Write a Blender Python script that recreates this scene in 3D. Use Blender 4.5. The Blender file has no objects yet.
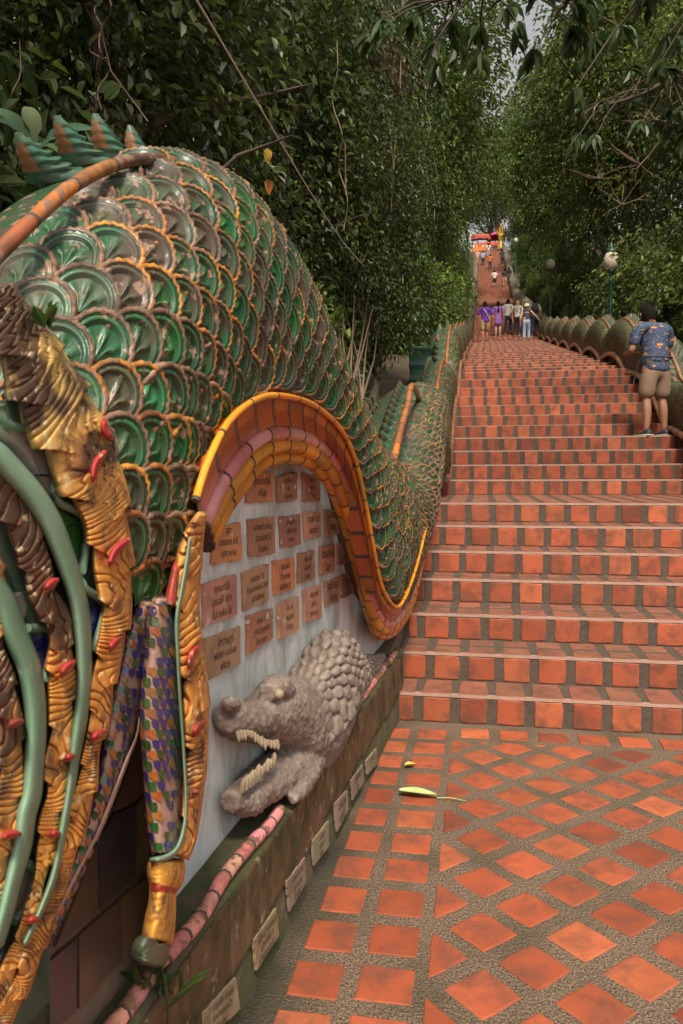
import bpy, bmesh, math, random
from mathutils import Vector, Matrix, noise
random.seed(7)
R = math.radians
scene = bpy.context.scene
COL = scene.collection

# ------------------------------------------------------------------ camera
CAM_H, F_PX = 1.5, 767.82
TH, PI_, RO = R(10.287), R(-3.086), R(-0.238)
cd = bpy.data.cameras.new('camera'); cam = bpy.data.objects.new('camera', cd); COL.objects.link(cam)
cd.lens = F_PX * 36 / 1024; cd.sensor_width = 36; cd.clip_start = .05; cd.clip_end = 2000
cam.matrix_world = Matrix.Translation((0, 0, CAM_H)) @ Matrix.Rotation(TH, 4, 'Z') @ Matrix.Rotation(R(90) + PI_, 4, 'X') @ Matrix.Rotation(RO, 4, 'Z')
cd.dof.use_dof = True; cd.dof.focus_distance = 3.6; cd.dof.aperture_fstop = 9
scene.camera = cam

# ------------------------------------------------------------------ sky, sun, exposure
SUN_EL, SUN_AZ = 54, 166          # the sun's elevation, and its bearing clockwise from the stairs' direction
w = bpy.data.worlds.new('World'); scene.world = w; w.use_nodes = True
nt = w.node_tree; bg = nt.nodes['Background']
sky = nt.nodes.new('ShaderNodeTexSky'); sky.sky_type = 'NISHITA'; sky.sun_disc = False
sky.sun_elevation = R(SUN_EL); sky.sun_rotation = R(SUN_AZ)
sky.air_density = 1.0; sky.dust_density = 4.0; sky.ozone_density = 1.0
hs = nt.nodes.new('ShaderNodeHueSaturation'); hs.inputs['Saturation'].default_value = .03   # an overcast, almost white sky
nt.links.new(sky.outputs[0], hs.inputs['Color']); nt.links.new(hs.outputs[0], bg.inputs[0])
bg.inputs[1].default_value = .10
sd = bpy.data.lights.new('sun', 'SUN'); sd.energy = 3.0; sd.angle = R(10); sd.color = (1, .88, .70)
sun = bpy.data.objects.new('sun', sd); COL.objects.link(sun)
sdir = Vector((math.sin(R(SUN_AZ)) * math.cos(R(SUN_EL)), math.cos(R(SUN_AZ)) * math.cos(R(SUN_EL)), math.sin(R(SUN_EL))))
sun.rotation_euler = sdir.to_track_quat('Z', 'Y').to_euler(); sun.location = sdir * 60
vs = scene.view_settings
scene.display_settings.display_device = 'sRGB'
vs.view_transform = 'Standard'; vs.look = 'None'; vs.gamma = 1; vs.use_curve_mapping = False
vs.exposure = 0.75
scene.render.engine = 'CYCLES'
scene.cycles.max_bounces = 6; scene.cycles.diffuse_bounces = 3; scene.cycles.glossy_bounces = 2
scene.cycles.transparent_max_bounces = 6; scene.cycles.transmission_bounces = 4

# ------------------------------------------------------------------ helpers
def tag(o, label=None, cat=None, group=None, kind=None):
    if label: o['label'] = label
    if cat: o['category'] = cat
    if group: o['group'] = group
    if kind: o['kind'] = kind
    return o
def empty(name, loc=(0, 0, 0), label=None, cat=None, group=None):
    o = bpy.data.objects.new(name, None); COL.objects.link(o); o.location = loc; o.empty_display_size = .2
    return tag(o, label, cat, group)
def wmat(o): return o.matrix_basis.copy() if not o.parent else wmat(o.parent) @ o.matrix_parent_inverse @ o.matrix_basis
def adopt(o, parent):
    """o keeps the place it was built in and becomes a part of parent"""
    o.parent = parent; o.matrix_parent_inverse = wmat(parent).inverted()
class MB:
    """collects polygons; each with a material slot and a tint colour"""
    def __init__(s): s.v = []; s.f = []; s.m = []; s.t = []; s.sm = []
    def vert(s, p): s.v.append(tuple(p)); return len(s.v) - 1
    def face(s, idx, m=0, t=(1, 1, 1), sm=False): s.f.append(tuple(idx)); s.m.append(m); s.t.append(t); s.sm.append(sm)
    def poly(s, pts, m=0, t=(1, 1, 1), sm=False): s.face([s.vert(p) for p in pts], m, t, sm)
    def box(s, lo, hi, m=0, t=(1, 1, 1)):
        x0, y0, z0 = lo; x1, y1, z1 = hi
        i = [s.vert(p) for p in ((x0,y0,z0),(x1,y0,z0),(x1,y1,z0),(x0,y1,z0),(x0,y0,z1),(x1,y0,z1),(x1,y1,z1),(x0,y1,z1))]
        for q in ((3,2,1,0),(4,5,6,7),(0,1,5,4),(1,2,6,5),(2,3,7,6),(3,0,4,7)): s.face([i[k] for k in q], m, t)
    def grid(s, rows, m=0, t=(1, 1, 1), sm=True, closed=False, flip=False):
        """rows: list of equal-length point lists; m and t may be functions of (i, j)"""
        id_ = [[s.vert(p) for p in r] for r in rows]
        n = len(rows[0])
        for i in range(len(rows) - 1):
            for j in range(n if closed else n - 1):
                j2 = (j + 1) % n
                q = (id_[i][j], id_[i][j2], id_[i+1][j2], id_[i+1][j])
                if flip: q = q[::-1]
                s.face(q, m(i, j) if callable(m) else m, t(i, j) if callable(t) else t, sm)
        return id_
    def tube(s, pts, rad, n=8, m=0, t=(1, 1, 1), caps=True):
        pts = [Vector(p) for p in pts]; rows = []
        up = Vector((0, 0, 1))
        for i, p in enumerate(pts):
            d = (pts[min(i+1, len(pts)-1)] - pts[max(i-1, 0)]).normalized()
            a = d.cross(up)
            if a.length < 1e-3: a = d.cross(Vector((1, 0, 0)))
            a.normalize(); b = a.cross(d)
            r = rad[i] if isinstance(rad, (list, tuple)) else rad
            rows.append([p + (a * math.cos(k * 2 * math.pi / n) + b * math.sin(k * 2 * math.pi / n)) * r for k in range(n)])
        id_ = s.grid(rows, m, t, True, True)
        if caps:
            s.face(id_[0], m, t if not callable(t) else t(0, 0)); s.face(id_[-1][::-1], m, t if not callable(t) else t(len(rows) - 2, 0))
    def lathe(s, prof, n=16, c=(0, 0, 0), m=0, t=(1, 1, 1)):
        rows = [[(c[0] + r * math.cos(2*math.pi*k/n), c[1] + r * math.sin(2*math.pi*k/n), c[2] + z) for k in range(n)] for r, z in prof]
        s.grid(rows, m, t, True, True)
    def build(s, name, mats, parent=None, tint=True, fixn=False):
        me = bpy.data.meshes.new(name); me.from_pydata(s.v, [], s.f)
        if not isinstance(mats, (list, tuple)): mats = [mats]
        for x in mats: me.materials.append(x)
        me.polygons.foreach_set('material_index', s.m); me.polygons.foreach_set('use_smooth', s.sm)
        if tint:
            ca = me.color_attributes.new('tint', 'FLOAT_COLOR', 'CORNER'); buf = []
            for f, t in zip(s.f, s.t): buf.extend((t[0], t[1], t[2], 1.0) * len(f))
            ca.data.foreach_set('color', buf)
        if fixn:
            bm = bmesh.new(); bm.from_mesh(me); bmesh.ops.recalc_face_normals(bm, faces=bm.faces); bm.to_mesh(me); bm.free()
        me.update()
        o = bpy.data.objects.new(name, me); COL.objects.link(o)
        if parent: adopt(o, parent)
        return o
def lerp(a, b, t): return a + (b - a) * t
def interp(x, pts):
    if x <= pts[0][0]: return pts[0][1]
    for (a, b), (c, d) in zip(pts, pts[1:]):
        if x <= c: return b + (d - b) * (x - a) / (c - a)
    return pts[-1][1]
def resample(pts, n):
    """n points evenly along a Catmull-Rom curve through pts (any dimension)"""
    P = [Vector(p) for p in pts]; dense = []
    for i in range(len(P) - 1):
        p0 = P[i-1] if i else P[0] * 2 - P[1]; p3 = P[i+2] if i + 2 < len(P) else P[-1] * 2 - P[-2]
        p1, p2 = P[i], P[i+1]
        for k in range(12):
            t = k / 12
            dense.append(.5 * ((2*p1) + (p2-p0)*t + (2*p0-5*p1+4*p2-p3)*t*t + (3*p1-p0-3*p2+p3)*t*t*t))
    dense.append(P[-1]); L = [0]
    for a, b in zip(dense, dense[1:]): L.append(L[-1] + (b - a).length)
    out = []; k = 0
    for i in range(n):
        d = L[-1] * i / (n - 1)
        while k < len(L) - 2 and L[k+1] < d: k += 1
        s = (d - L[k]) / max(1e-9, L[k+1] - L[k]); out.append(dense[k].lerp(dense[k+1], min(1, s)))
    return out
def jit(a): return random.uniform(-a, a)

# the parapet on the left stands on a line a few degrees off the stairs' axis; these turn a picture point into a
# point of that vertical wall (off = metres proud of the wall's face line) so its carving can be laid out on it
def XW(y): return -.757 + .0645 * min(y, 5.0)
def ray(px, py):
    a, b = px - 341.5, py - 512; c, s = math.cos(RO), math.sin(RO); u, v = a*c + b*s, -a*s + b*c
    X, Z = u / F_PX, -v / F_PX; c, s = math.cos(PI_), math.sin(PI_); d, zz = c - s*Z, s + c*Z
    c, s = math.cos(TH), math.sin(TH); return Vector((X*c - d*s, X*s + d*c, zz))
def W(px, py, off=0.0):
    r = ray(px, py); t = (-.757 + off) / (r.x - .0645 * r.y)
    if r.y * t > 5 or t < 0: t = (-.4345 + off) / r.x
    return Vector((0, 0, CAM_H)) + r * t
def AT(px, py, y): r = ray(px, py); return Vector((0, 0, CAM_H)) + r * (y / r.y)
def ATZ(px, py, z): r = ray(px, py); return Vector((0, 0, CAM_H)) + r * ((z - CAM_H) / r.z)

# ------------------------------------------------------------------ materials
class NG:
    def __init__(s, name):
        s.mat = bpy.data.materials.new(name); s.mat.use_nodes = True; s.nt = s.mat.node_tree
        s.b = s.nt.nodes['Principled BSDF']; s.out = s.nt.nodes['Material Output']
    def n(s, t, **k):
        x = s.nt.nodes.new('ShaderNode' + t)
        for a, b in k.items():
            if hasattr(x, a) and not a.startswith('i_'): setattr(x, a, b)
        return x
    def l(s, a, b): s.nt.links.new(a, b)
    def coord(s, kind='Object'):
        if not hasattr(s, 'tc'): s.tc = s.n('TexCoord')
        return s.tc.outputs[kind]
    def noise(s, scale, detail=4, rough=.55, dist=0, stretch=None):
        x = s.n('TexNoise'); x.inputs['Scale'].default_value = scale; x.inputs['Detail'].default_value = detail
        x.inputs['Roughness'].default_value = rough; x.inputs['Distortion'].default_value = dist
        if stretch:
            mp = s.n('Mapping'); mp.inputs['Scale'].default_value = stretch; s.l(s.coord(), mp.inputs[0]); s.l(mp.outputs[0], x.inputs['Vector'])
        else: s.l(s.coord(), x.inputs['Vector'])
        return x.outputs['Fac']
    def voro(s, scale, out='Distance', feature='F1'):
        x = s.n('TexVoronoi'); x.feature = feature; x.inputs['Scale'].default_value = scale; s.l(s.coord(), x.inputs['Vector']); return x.outputs[out]
    def ramp(s, fac, stops):
        x = s.n('ValToRGB'); e = x.color_ramp.elements
        while len(e) < len(stops): e.new(.5)
        for el, (p, c) in zip(e, stops): el.position = p; el.color = (c, c, c, 1) if isinstance(c, (int, float)) else (*c, 1)
        s.l(fac, x.inputs[0]); return x.outputs[0]
    def mix(s, fac, a, b, mode='MIX'):
        x = s.n('Mix'); x.data_type = 'RGBA'; x.blend_type = mode
        for v, k in ((fac, 0), (a, 6), (b, 7)):
            if isinstance(v, (int, float)): x.inputs[k].default_value = v if k == 0 else (v, v, v, 1)
            elif isinstance(v, (tuple, list)): x.inputs[k].default_value = (*v, 1)
            else: s.l(v, x.inputs[k])
        return x.outputs[2]
    def math(s, op, a, b=0.0):
        x = s.n('Math'); x.operation = op
        for v, k in ((a, 0), (b, 1)):
            if isinstance(v, (int, float)): x.inputs[k].default_value = v
            else: s.l(v, x.inputs[k])
        return x.outputs[0]
    def tint(s):
        x = s.n('Attribute'); x.attribute_name = 'tint'; return x.outputs['Color']
    def bump(s, h, strength=.3, dist=.01):
        x = s.n('Bump'); x.inputs['Strength'].default_value = strength; x.inputs['Distance'].default_value = dist
        s.l(h, x.inputs['Height']); s.l(x.outputs[0], s.b.inputs['Normal'])
    def set(s, col=None, rough=None, **k):
        for key, v in (('Base Color', col), ('Roughness', rough), *k.items()):
            key = key.replace('_', ' ')
            if v is None: continue
            if isinstance(v, (int, float)): s.b.inputs[key].default_value = v
            elif isinstance(v, (tuple, list)): s.b.inputs[key].default_value = (*v, 1)
            else: s.l(v, s.b.inputs[key])
        return s.mat
def m_plain(name, col, rough=.6, var=.25, scale=8, metallic=0, bump=.15, coat=0):
    g = NG(name); n = g.noise(scale, 5); c = g.mix(n, tuple(x*(1-var) for x in col), tuple(min(1, x*(1+var)) for x in col))
    g.bump(g.noise(scale*6, 3), bump, .004)
    return g.set(c, rough, Metallic=metallic, Coat_Weight=coat)
def m_tinted(name, rough=.55, dirt=(.05, .035, .02), dirt_amt=.5, scale=6, bump=.25, spec=.5, coat=0, chip=None, chip_amt=.42, streak=None):
    """colour from the piece's own tint, with blotchy dirt and optional chips of another colour"""
    g = NG(name); t = g.tint()
    v = g.noise(scale*.7, 4); c = g.mix(g.ramp(v, [(.3, .78), (.7, 1.0)]), 0.0, t, 'MIX')
    d = g.noise(scale, 7, .65, .3, streak); dm = g.ramp(d, [(.44, 0.0), (.64, dirt_amt)])
    c = g.mix(dm, c, dirt)
    if chip:
        k = g.noise(scale*3.1, 5, .6); c = g.mix(g.ramp(k, [(1-chip_amt-.02, 0.0), (1-chip_amt+.02, 1.0)]), c, chip)
    g.bump(g.math('ADD', g.noise(scale*14, 3), g.math('MULTIPLY', d, 1.5)), bump, .003)
    r = g.ramp(dm, [(0, rough), (1, min(1, rough+.4))])
    return g.set(c, r, Specular_IOR_Level=spec, Coat_Weight=coat, Coat_Roughness=.1)
M = {}
M['terracotta'] = m_tinted('terracotta', .62, (.075, .04, .028), .62, 7, .35, .35)
g = NG('aggregate_grout')
v = g.voro(150, 'Color'); vd = g.voro(110)
c = g.mix(g.n('SeparateColor').outputs[0] if 0 else g.ramp(g.noise(150, 2), [(.35, 0.0), (.65, 1.0)]), (.038, .025, .016), (.23, .155, .10))
c = g.mix(g.ramp(g.noise(3.2, 6), [(.45, 0.0), (.7, .6)]), c, (.03, .028, .013))
sx = g.n('SeparateXYZ'); g.l(g.coord(), sx.inputs[0]); ed = g.math('ADD', sx.outputs[0], g.math('MULTIPLY', g.noise(2.5, 6), .5))
c = g.mix(g.ramp(g.math('ADD', ed, .62), [(.22, .95), (.5, 0.0)]), c, (.022, .02, .010))      # damp moss along the foot of the wall
g.bump(vd, .8, .006); M['grout'] = g.set(c, .8)
g = NG('concrete_step'); c = g.mix(g.noise(5, 6), (.03, .02, .014), (.10, .067, .046)); c = g.mix(g.ramp(g.noise(40, 4), [(.4, 0.0), (.6, .6)]), c, (.09, .07, .05))
g.bump(g.noise(120, 3), .4, .004); M['step_concrete'] = g.set(c, .85)
M['plaster'] = (lambda g: (g.bump(g.noise(25, 6), .35, .006), g.set(
    g.mix(g.ramp(g.noise(3.2, 9, .7, .6, (1, 1.5, .8)), [(.42, 0.0), (.62, .7)]),
          g.mix(g.noise(7, 5), (.50, .53, .53), (.72, .75, .74)), (.20, .21, .15)), .8))[1])(NG('white_plaster'))
M['brown_tile'] = m_tinted('brown_glazed_tile', .32, (.032, .034, .013), .95, 6, .6, .3, 0, (.17, .14, .09), .37)
M['glaze'] = m_tinted('weathered_glaze', .34, (.06, .036, .024), .92, 8, .3, .4, .05, (.25, .15, .10), .385)
M['rimglaze'] = m_tinted('rim_glaze', .45, (.055, .03, .018), .95, 7, .3, .35, .05, (.2, .11, .07), .45)
M['tubeglaze'] = m_tinted('tube_glaze', .28, (.12, .06, .03), .4, 7, .2, .5, .25)
M['joint'] = m_plain('dark_mortar', (.085, .06, .045), .9, .4, 20, 0, .5)
M['mortar'] = m_plain('scale_bed_mortar', (.10, .06, .04), .9, .45, 12, 0, .6)

# ------------------------------------------------------------------ stairs profile
RISE = .172
ST_Y = [4.53, 4.85, 5.26, 5.76, 6.12, 6.56, 7.02, 9.25, 9.6, 9.95, 10.3, 10.8, 11.4, 11.8, 12.25, 12.7, 13.1, 13.6]
ST_Z = [RISE * (i + 1) if i < 7 else RISE * 7 + .18 * (i - 6) for i in range(len(ST_Y))]        # height of each tread
def slope_at(y): return .19 if y < 33 else .27 if y < 66 else .39
y = ST_Y[-1]; k = 1
while y < 101:
    grp = RISE * 4 / slope_at(y)
    y += grp / 4
    ST_Y.append(y); ST_Z.append(ST_Z[-1] + RISE); k += 1
NST = len(ST_Y)
ZS = [(-50, 0.0), (4.4, 0.0)] + [(yy, ST_Z[i] - RISE / 2) for i, yy in enumerate(ST_Y)] + [(140, ST_Z[-1] + 5), (220, ST_Z[-1] + 20)]
def zs(y): return interp(y, ZS)
def ztop(y): return max([0.0] + [z for a, z in zip(ST_Y, ST_Z) if a <= y])
XL, XR = -.42, 2.42

def clip(poly, axis, lim, keep_less):
    out = []
    for i, p in enumerate(poly):
        q = poly[(i + 1) % len(poly)]
        a = (p[axis] <= lim) == keep_less; b = (q[axis] <= lim) == keep_less
        if a: out.append(p)
        if a != b:
            t = (lim - p[axis]) / (q[axis] - p[axis]); out.append((p[0] + (q[0]-p[0])*t, p[1] + (q[1]-p[1])*t))
    return out
def terra():
    r = random.random(); b = random.uniform(.8, 1.15)
    c = (.37, .085, .036) if r < .74 else (.41, .107, .044) if r < .93 else (.25, .055, .024)
    return tuple(x * b for x in c)
def slab(mb, pts, h, to3, n_div=3, m=1, jitter=.0025, bev=.004, tread=False):
    """a tile: a polygon (2-D points) raised by h with a worn bevel; to3 maps (u, v, height) to space"""
    t = terra(); ring = []
    if tread: t = tuple(lerp(c, d, random.uniform(.5, .8)) for c, d in zip(t, (.20, .105, .072)))      # treads are trodden and dull
    cx = sum(p[0] for p in pts) / len(pts); cy = sum(p[1] for p in pts) / len(pts)
    for i, p in enumerate(pts):
        q = pts[(i + 1) % len(pts)]
        for k in range(n_div):
            s = k / n_div; x, y_ = lerp(p[0], q[0], s) + jit(jitter), lerp(p[1], q[1], s) + jit(jitter)
            if k == 0: x, y_ = lerp(x, cx, .02), lerp(y_, cy, .02)
            ring.append((x, y_))
    n = len(ring); lo = [mb.vert(to3(x, y_, -.004)) for x, y_ in ring]; md = [mb.vert(to3(x, y_, h - bev*.6)) for x, y_ in ring]
    hi = []
    for x, y_ in ring:
        d = math.hypot(x - cx, y_ - cy); f = 1 - bev * 1.6 / max(d, .01); hi.append(mb.vert(to3(cx + (x-cx)*f, cy + (y_-cy)*f, h)))
    for i in range(n):
        j = (i + 1) % n; mb.face((lo[i], lo[j], md[j], md[i]), m, t); mb.face((md[i], md[j], hi[j], hi[i]), m, t)
    mb.face(hi, m, t)

# plaza
mb = MB(); mb.poly([(-1.2, -6, 0), (6, -6, 0), (6, 4.6, 0), (-1.2, 4.6, 0)], 0)
up = lambda x, y_, h: (x, y_, h + (noise.noise((x*2.3, y_*2.3, 0)) * .002))
P, OX, OY, HD = .3088, .0137, 2.465, .112
for i in range(-3, 36):
    for j in range(-40, 16):
        if (i + j) % 2: continue
        cx, cy = OX + i * P / 2 + jit(.004), OY + j * P / 2 + jit(.004)
        poly = [(cx - HD, cy), (cx, cy - HD), (cx + HD, cy), (cx, cy + HD)]
        poly = clip(clip(clip(poly, 0, -.148, False), 1, 4.235, True), 0, 5.2, True)
        if len(poly) < 3 or (max(p[0] for p in poly) - min(p[0] for p in poly)) < .03 or (max(p[1] for p in poly) - min(p[1] for p in poly)) < .03: continue
        slab(mb, poly, .0035, up)
for col, (x0, x1, dx) in enumerate(((-.545, -.392, 0), (-.345, -.187, .03))):
    for r_ in range(-30, 11):
        y0 = 2.06 + r_ * .2165 + dx * .3 + jit(.004)
        if y0 + .15 > 4.5: continue
        sk = .02 * (y0 - 2)
        slab(mb, [(x0 + jit(.004) + sk*(1-col), y0), (x1 + jit(.004), y0), (x1 + jit(.003), y0 + .158), (x0 + sk*(1-col), y0 + .158)], .0035, up)
for i in range(0, 26):
    x0 = -.332 + .012 + i * .2158
    if x0 > -.2: slab(mb, [(x0, 4.285), (x0 + .158, 4.285), (x0 + .158, 4.435), (x0, 4.435)], .006, up)
plaza = mb.build('plaza', [M['grout'], M['terracotta']]); tag(plaza, 'terracotta diamond tiles set in pebbly grout at the foot of the stairs', 'paving', kind='structure')

# staircase: concrete steps faced with square terracotta tiles
mb = MB()
for k, y0 in enumerate(ST_Y):
    z0, z1 = (ST_Z[k-1] if k else 0.0), ST_Z[k]; y1 = ST_Y[k+1] if k + 1 < NST else y0 + 4
    xl, xr = XL - .3, XR + .3
    mb.poly([(xl, y0, z0 - .05), (xr, y0, z0 - .05), (xr, y0, z1), (xl, y0, z1)], 0)
    mb.poly([(xl, y0, z1), (xr, y0, z1), (xr, y1 + .001, z1), (xl, y1 + .001, z1)], 0)
    near = k < 24; gap = .02 if k < 11 else .006; off = jit(.05) if k else 0
    nd = 3 if k < 9 else 1
    rows = max(1, round((y1 - y0 - .01) / .2158)) if y1 - y0 > .5 else 2 if y1 - y0 > .36 else 1
    for i in range(-2, 15):
        x0 = -.332 + off + i * .2158; x1 = x0 + .158
        if x1 < XL - .06 or x0 > XR + .1: continue
        x0 = max(x0, XL - .06)
        slab(mb, [(x0, z0 + .006), (x1, z0 + .006), (x1, z1 - gap), (x0, z1 - gap)], .006, lambda u, v, h, y0=y0: (u, y0 - h, v), nd, 1, .003 if near else 0)
        dep = (y1 - y0) / rows
        for r_ in range(rows):
            ya = y0 - .003 if r_ == 0 else y0 + r_ * dep + .025; yb = y0 + (r_ + 1) * dep - .025
            # the first row's tile noses over the riser
            slab(mb, [(x0 - (.012 if r_ == 0 else 0), ya), (x1 + (.012 if r_ == 0 else 0), ya), (x1, yb), (x0, yb)], .005, lambda u, v, h, z1=z1: (u, v, z1 + h), 1, 1, .002 if near else 0, .004, True)
    # nosing mortar strip
    mb.box((XL - .1, y0 - .004, z1 - gap * .8), (XR + .15, y0 + .02, z1 + .002), 2)
M['nosing'] = m_plain('worn_nosing', (.36, .225, .17), .8, .35, 14, 0, .4)
stairs = mb.build('staircase', [M['step_concrete'], M['terracotta'], M['nosing']]); tag(stairs, 'long terracotta tiled stairway climbing through the forest', 'stairs', kind='structure')

# ================================================================== the serpent parapets
_zc = {}
def zsm(y):
    k = round(y, 2)
    if k not in _zc: _zc[k] = sum(zs(y + d) for d in (-1.6, -1.2, -.8, -.4, 0, .4, .8, 1.2, 1.6)) / 9
    return _zc[k]
def hump(y, y0, per): return abs(math.cos(math.pi * (y - y0) / per)) ** .75

def scale_template(nseg, level):
    """one glazed roof-tile scale: toothed rim, raised ring and a leaf field with branching veins"""
    V = []; Fc = []
    if level == 0: rad = [(1.0, -.25, 0), (1.0, .10, 0), (.97, .19, 0), (.84, .2, 0), (.815, .05, 1), (.78, .13, 1), (.68, .13, 1), (.645, .0, 1), (.6, .015, 1)]
    elif level == 1: rad = [(1.0, -.2, 0), (1.0, .09, 0), (.87, .11, 0), (.82, .03, 1), (.74, .08, 1), (.64, .0, 1)]
    else: rad = [(1.0, -.15, 0), (.97, .1, 0), (.84, .08, 0), (.72, .02, 1)]
    for ri, (r, n, k) in enumerate(rad):
        for j in range(nseg + 1):
            a = math.pi * (j / nseg) * 1.16 - .08 * math.pi; rr = r; nn_ = n
            if level == 0 and ri in (1, 2, 3) and j % 2: rr *= .975 if ri < 3 else 1.0; nn_ -= .045
            e_ = min(1, j / (nseg * .14), (nseg - j) / (nseg * .14)); V.append((rr * math.cos(a), rr * math.sin(a), nn_ * (.25 + .75 * e_) - .1 * (1 - e_)))
    m = nseg + 1
    for ri in range(len(rad) - 1):
        for j in range(nseg):
            k = rad[ri+1][2]
            Fc.append(((ri*m + j, ri*m + j + 1, (ri+1)*m + j + 1, (ri+1)*m + j), k, ('rimd' if (level == 0 and j % 4 == 1) else 'rim') if k == 0 else ('ring' if rad[ri+1][1] > .06 else 'groove')))
    b = (len(rad) - 1) * m; base = rad[-1][0]
    if level < 2:
        vj = [round(nseg * f) for f in (.22, .5, .78)]
        cidx = len(V); V.append((0, -.4, .1))
        for ring, f in ((0, .72), (1, .4)):
            for j in range(m):
                a = math.pi * (j / nseg) * 1.16 - .08 * math.pi; on = min(abs(j - q) for q in vj)
                V.append((base * f * math.cos(a), base * f * math.sin(a) - .1, (.13 if on == 0 else .05 if on == 1 and level == 0 else -.03) + .02 * ring))
        r1, r2 = cidx + 1, cidx + 1 + m
        for j in range(nseg):
            tk = 'vein' if min(abs(j - q) for q in vj) == 0 or min(abs(j + 1 - q) for q in vj) == 0 else 'leaf'
            Fc.append(((b + j, b + j + 1, r1 + j + 1, r1 + j), 1, 'leaf')); Fc.append(((r1 + j, r1 + j + 1, r2 + j + 1, r2 + j), 1, tk)); Fc.append(((r2 + j, r2 + j + 1, cidx), 1, tk))
    else:
        cidx = len(V); V.append((0, -.3, .06))
        for j in range(nseg): Fc.append(((b + j, b + j + 1, cidx), 1, 'leaf'))
    return V, Fc
TPL = [scale_template(26, 0), scale_template(12, 1), scale_template(6, 2)]
def scale_tints(wear, lod=0, low=False):
    q = random.random()
    if q < .62 - wear: rim = random.choice(((.58, .23, .035), (.62, .27, .05), (.5, .17, .03)))
    else: rim = random.choice(((.13, .07, .045), (.2, .115, .07), (.3, .17, .11)))
    g_ = random.uniform(.75, 1.35); gr = random.choice(((.018, .078, .028), (.03, .10, .042), (.055, .115, .06), (.022, .085, .026)))
    if low and lod == 0 and random.random() < .7: gr = random.choice(((.010, .10, .026), (.018, .13, .04), (.014, .115, .022)))
    gr = tuple(c * g_ for c in gr)
    if random.random() < .05 + wear * .4: gr = tuple(lerp(c, d, .7) for c, d in zip(gr, (.11, .07, .045)))
    li = tuple(lerp(c, d, .28) for c, d in zip(gr, (.2, .34, .2)))
    if lod: rim = tuple(lerp(c, d, random.uniform(.35, .85)) for c, d in zip(rim, (.10, .09, .045)))
    return {'rim': rim, 'rimd': tuple(c * .6 for c in rim), 'ring': tuple(lerp(c, d, .12) for c, d in zip(gr, (.2, .32, .2))), 'groove': tuple(c * .5 for c in gr), 'leaf': gr, 'vein': li}

def sections_surface(secs, side):
    """secs: list of (L, Rg) points, L the lower edge on the stairs' side, Rg the spine; side=+1 faces +x"""
    def S(i, v):
        L, Rg = secs[i]; a = v * math.pi / 2; bulge = .045 if side < 0 else interp(L.y, ((3.6, .04), (5.0, .12), (8.5, .12), (10, .06)))
        fr = math.sin(a) ** .96
        o = (L.x - Rg.x); x = Rg.x + o * (math.cos(a) ** .72 if v < 1 else 0) + side * bulge * math.sin(2 * a)
        return Vector((x, lerp(L.y, Rg.y, fr), lerp(L.z, Rg.z, fr)))
    return S

def build_serpent_body(secs, side, parent, na_fn, lod_fn, pitch, detail_to=1e9):
    S = sections_surface(secs, side); mb = MB(); NV = 16
    rows = []
    for i in range(len(secs)):
        fr = [S(i, k / NV) for k in range(NV + 1)]; L, Rg = secs[i]
        back = [Vector((2 * Rg.x - p.x, p.y, p.z)) for p in reversed(fr[:-1])]
        rows.append(fr + back)
    mb.grid(rows, lambda i, j: 1 if (12 <= j < 2 * NV - 3 or secs[i][0].y > 20) else 0, lambda i, j: (.028, .075, .035) if secs[i][0].y < 20 else (.17, .15, .095), True, True, flip=side < 0)
    # lay scales row by row along the body
    acc = 0; half = False; cum = 0
    i = 0; nrow = 0
    mid = [S(i, .45) for i in range(len(secs))]
    for i in range(1, len(secs) - 1):
        cum += (mid[i] - mid[i-1]).length
        if cum < acc: continue
        na = na_fn(i); y = mid[i].y; lod = lod_fn(y)
        if lod > 2: acc += pitch(i); continue
        acc += pitch(i) * (1.6 if lod == 2 else 1); nrow += 1
        arc = [0]; prev = S(i, .02)
        for k in range(1, 41):
            p = S(i, .02 + .96 * k / 40); arc.append(arc[-1] + (p - prev).length); prev = p
        tot = arc[-1]; a = tot / na / 2
        for q in range(-1, na + 1):
            d = (q + (.5 if nrow % 2 else 0) + .5) * tot / na
            if d < a * .05 or d > tot - a * .35: continue
            k = 0
            while k < 39 and arc[k+1] < d: k += 1
            v = .02 + .96 * (k + (d - arc[k]) / (arc[k+1] - arc[k])) / 40
            p = S(i, v); i2, i0 = min(i + 1, len(secs) - 1), max(i - 1, 0)
            ew = (S(i2, v) - S(i0, v)).normalized(); eu = S(i, min(1, v + .02)) - S(i, max(0, v - .02)); eu -= ew * eu.dot(ew); eu.normalize()
            en = eu.cross(ew)
            if en.x * side < 0 and abs(en.x) > .15: en = -en
            elif abs(en.x) <= .15 and en.z < 0: en = -en
            wear = .06 + .34 * max(0, v - .45) + .3 * max(0, noise.noise(p * 1.7))
            T = scale_tints(wear, lod, v < .6)
            V, Fc = TPL[lod]; A = a * 1.13 * random.uniform(.95, 1.05); B = max(A * .95, pitch(i) * 1.2) * random.uniform(.95, 1.04)
            tl = .19 + jit(.04); base = [mb.vert(p + eu * (u * A) + ew * (w_ * B) + en * ((n * (1.0 if lod == 0 else .7) + (w_ + .25) * tl * (1 if lod == 0 else .75)) * A)) for u, w_, n in V]
            for f, k, tk in Fc: mb.face([base[x] for x in f], 1 + (0 if k else 1), T[tk], True)
    o = mb.build('body', [M['mortar'], M['glaze'], M['rimglaze']], parent, fixn=False)
    return S

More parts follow.
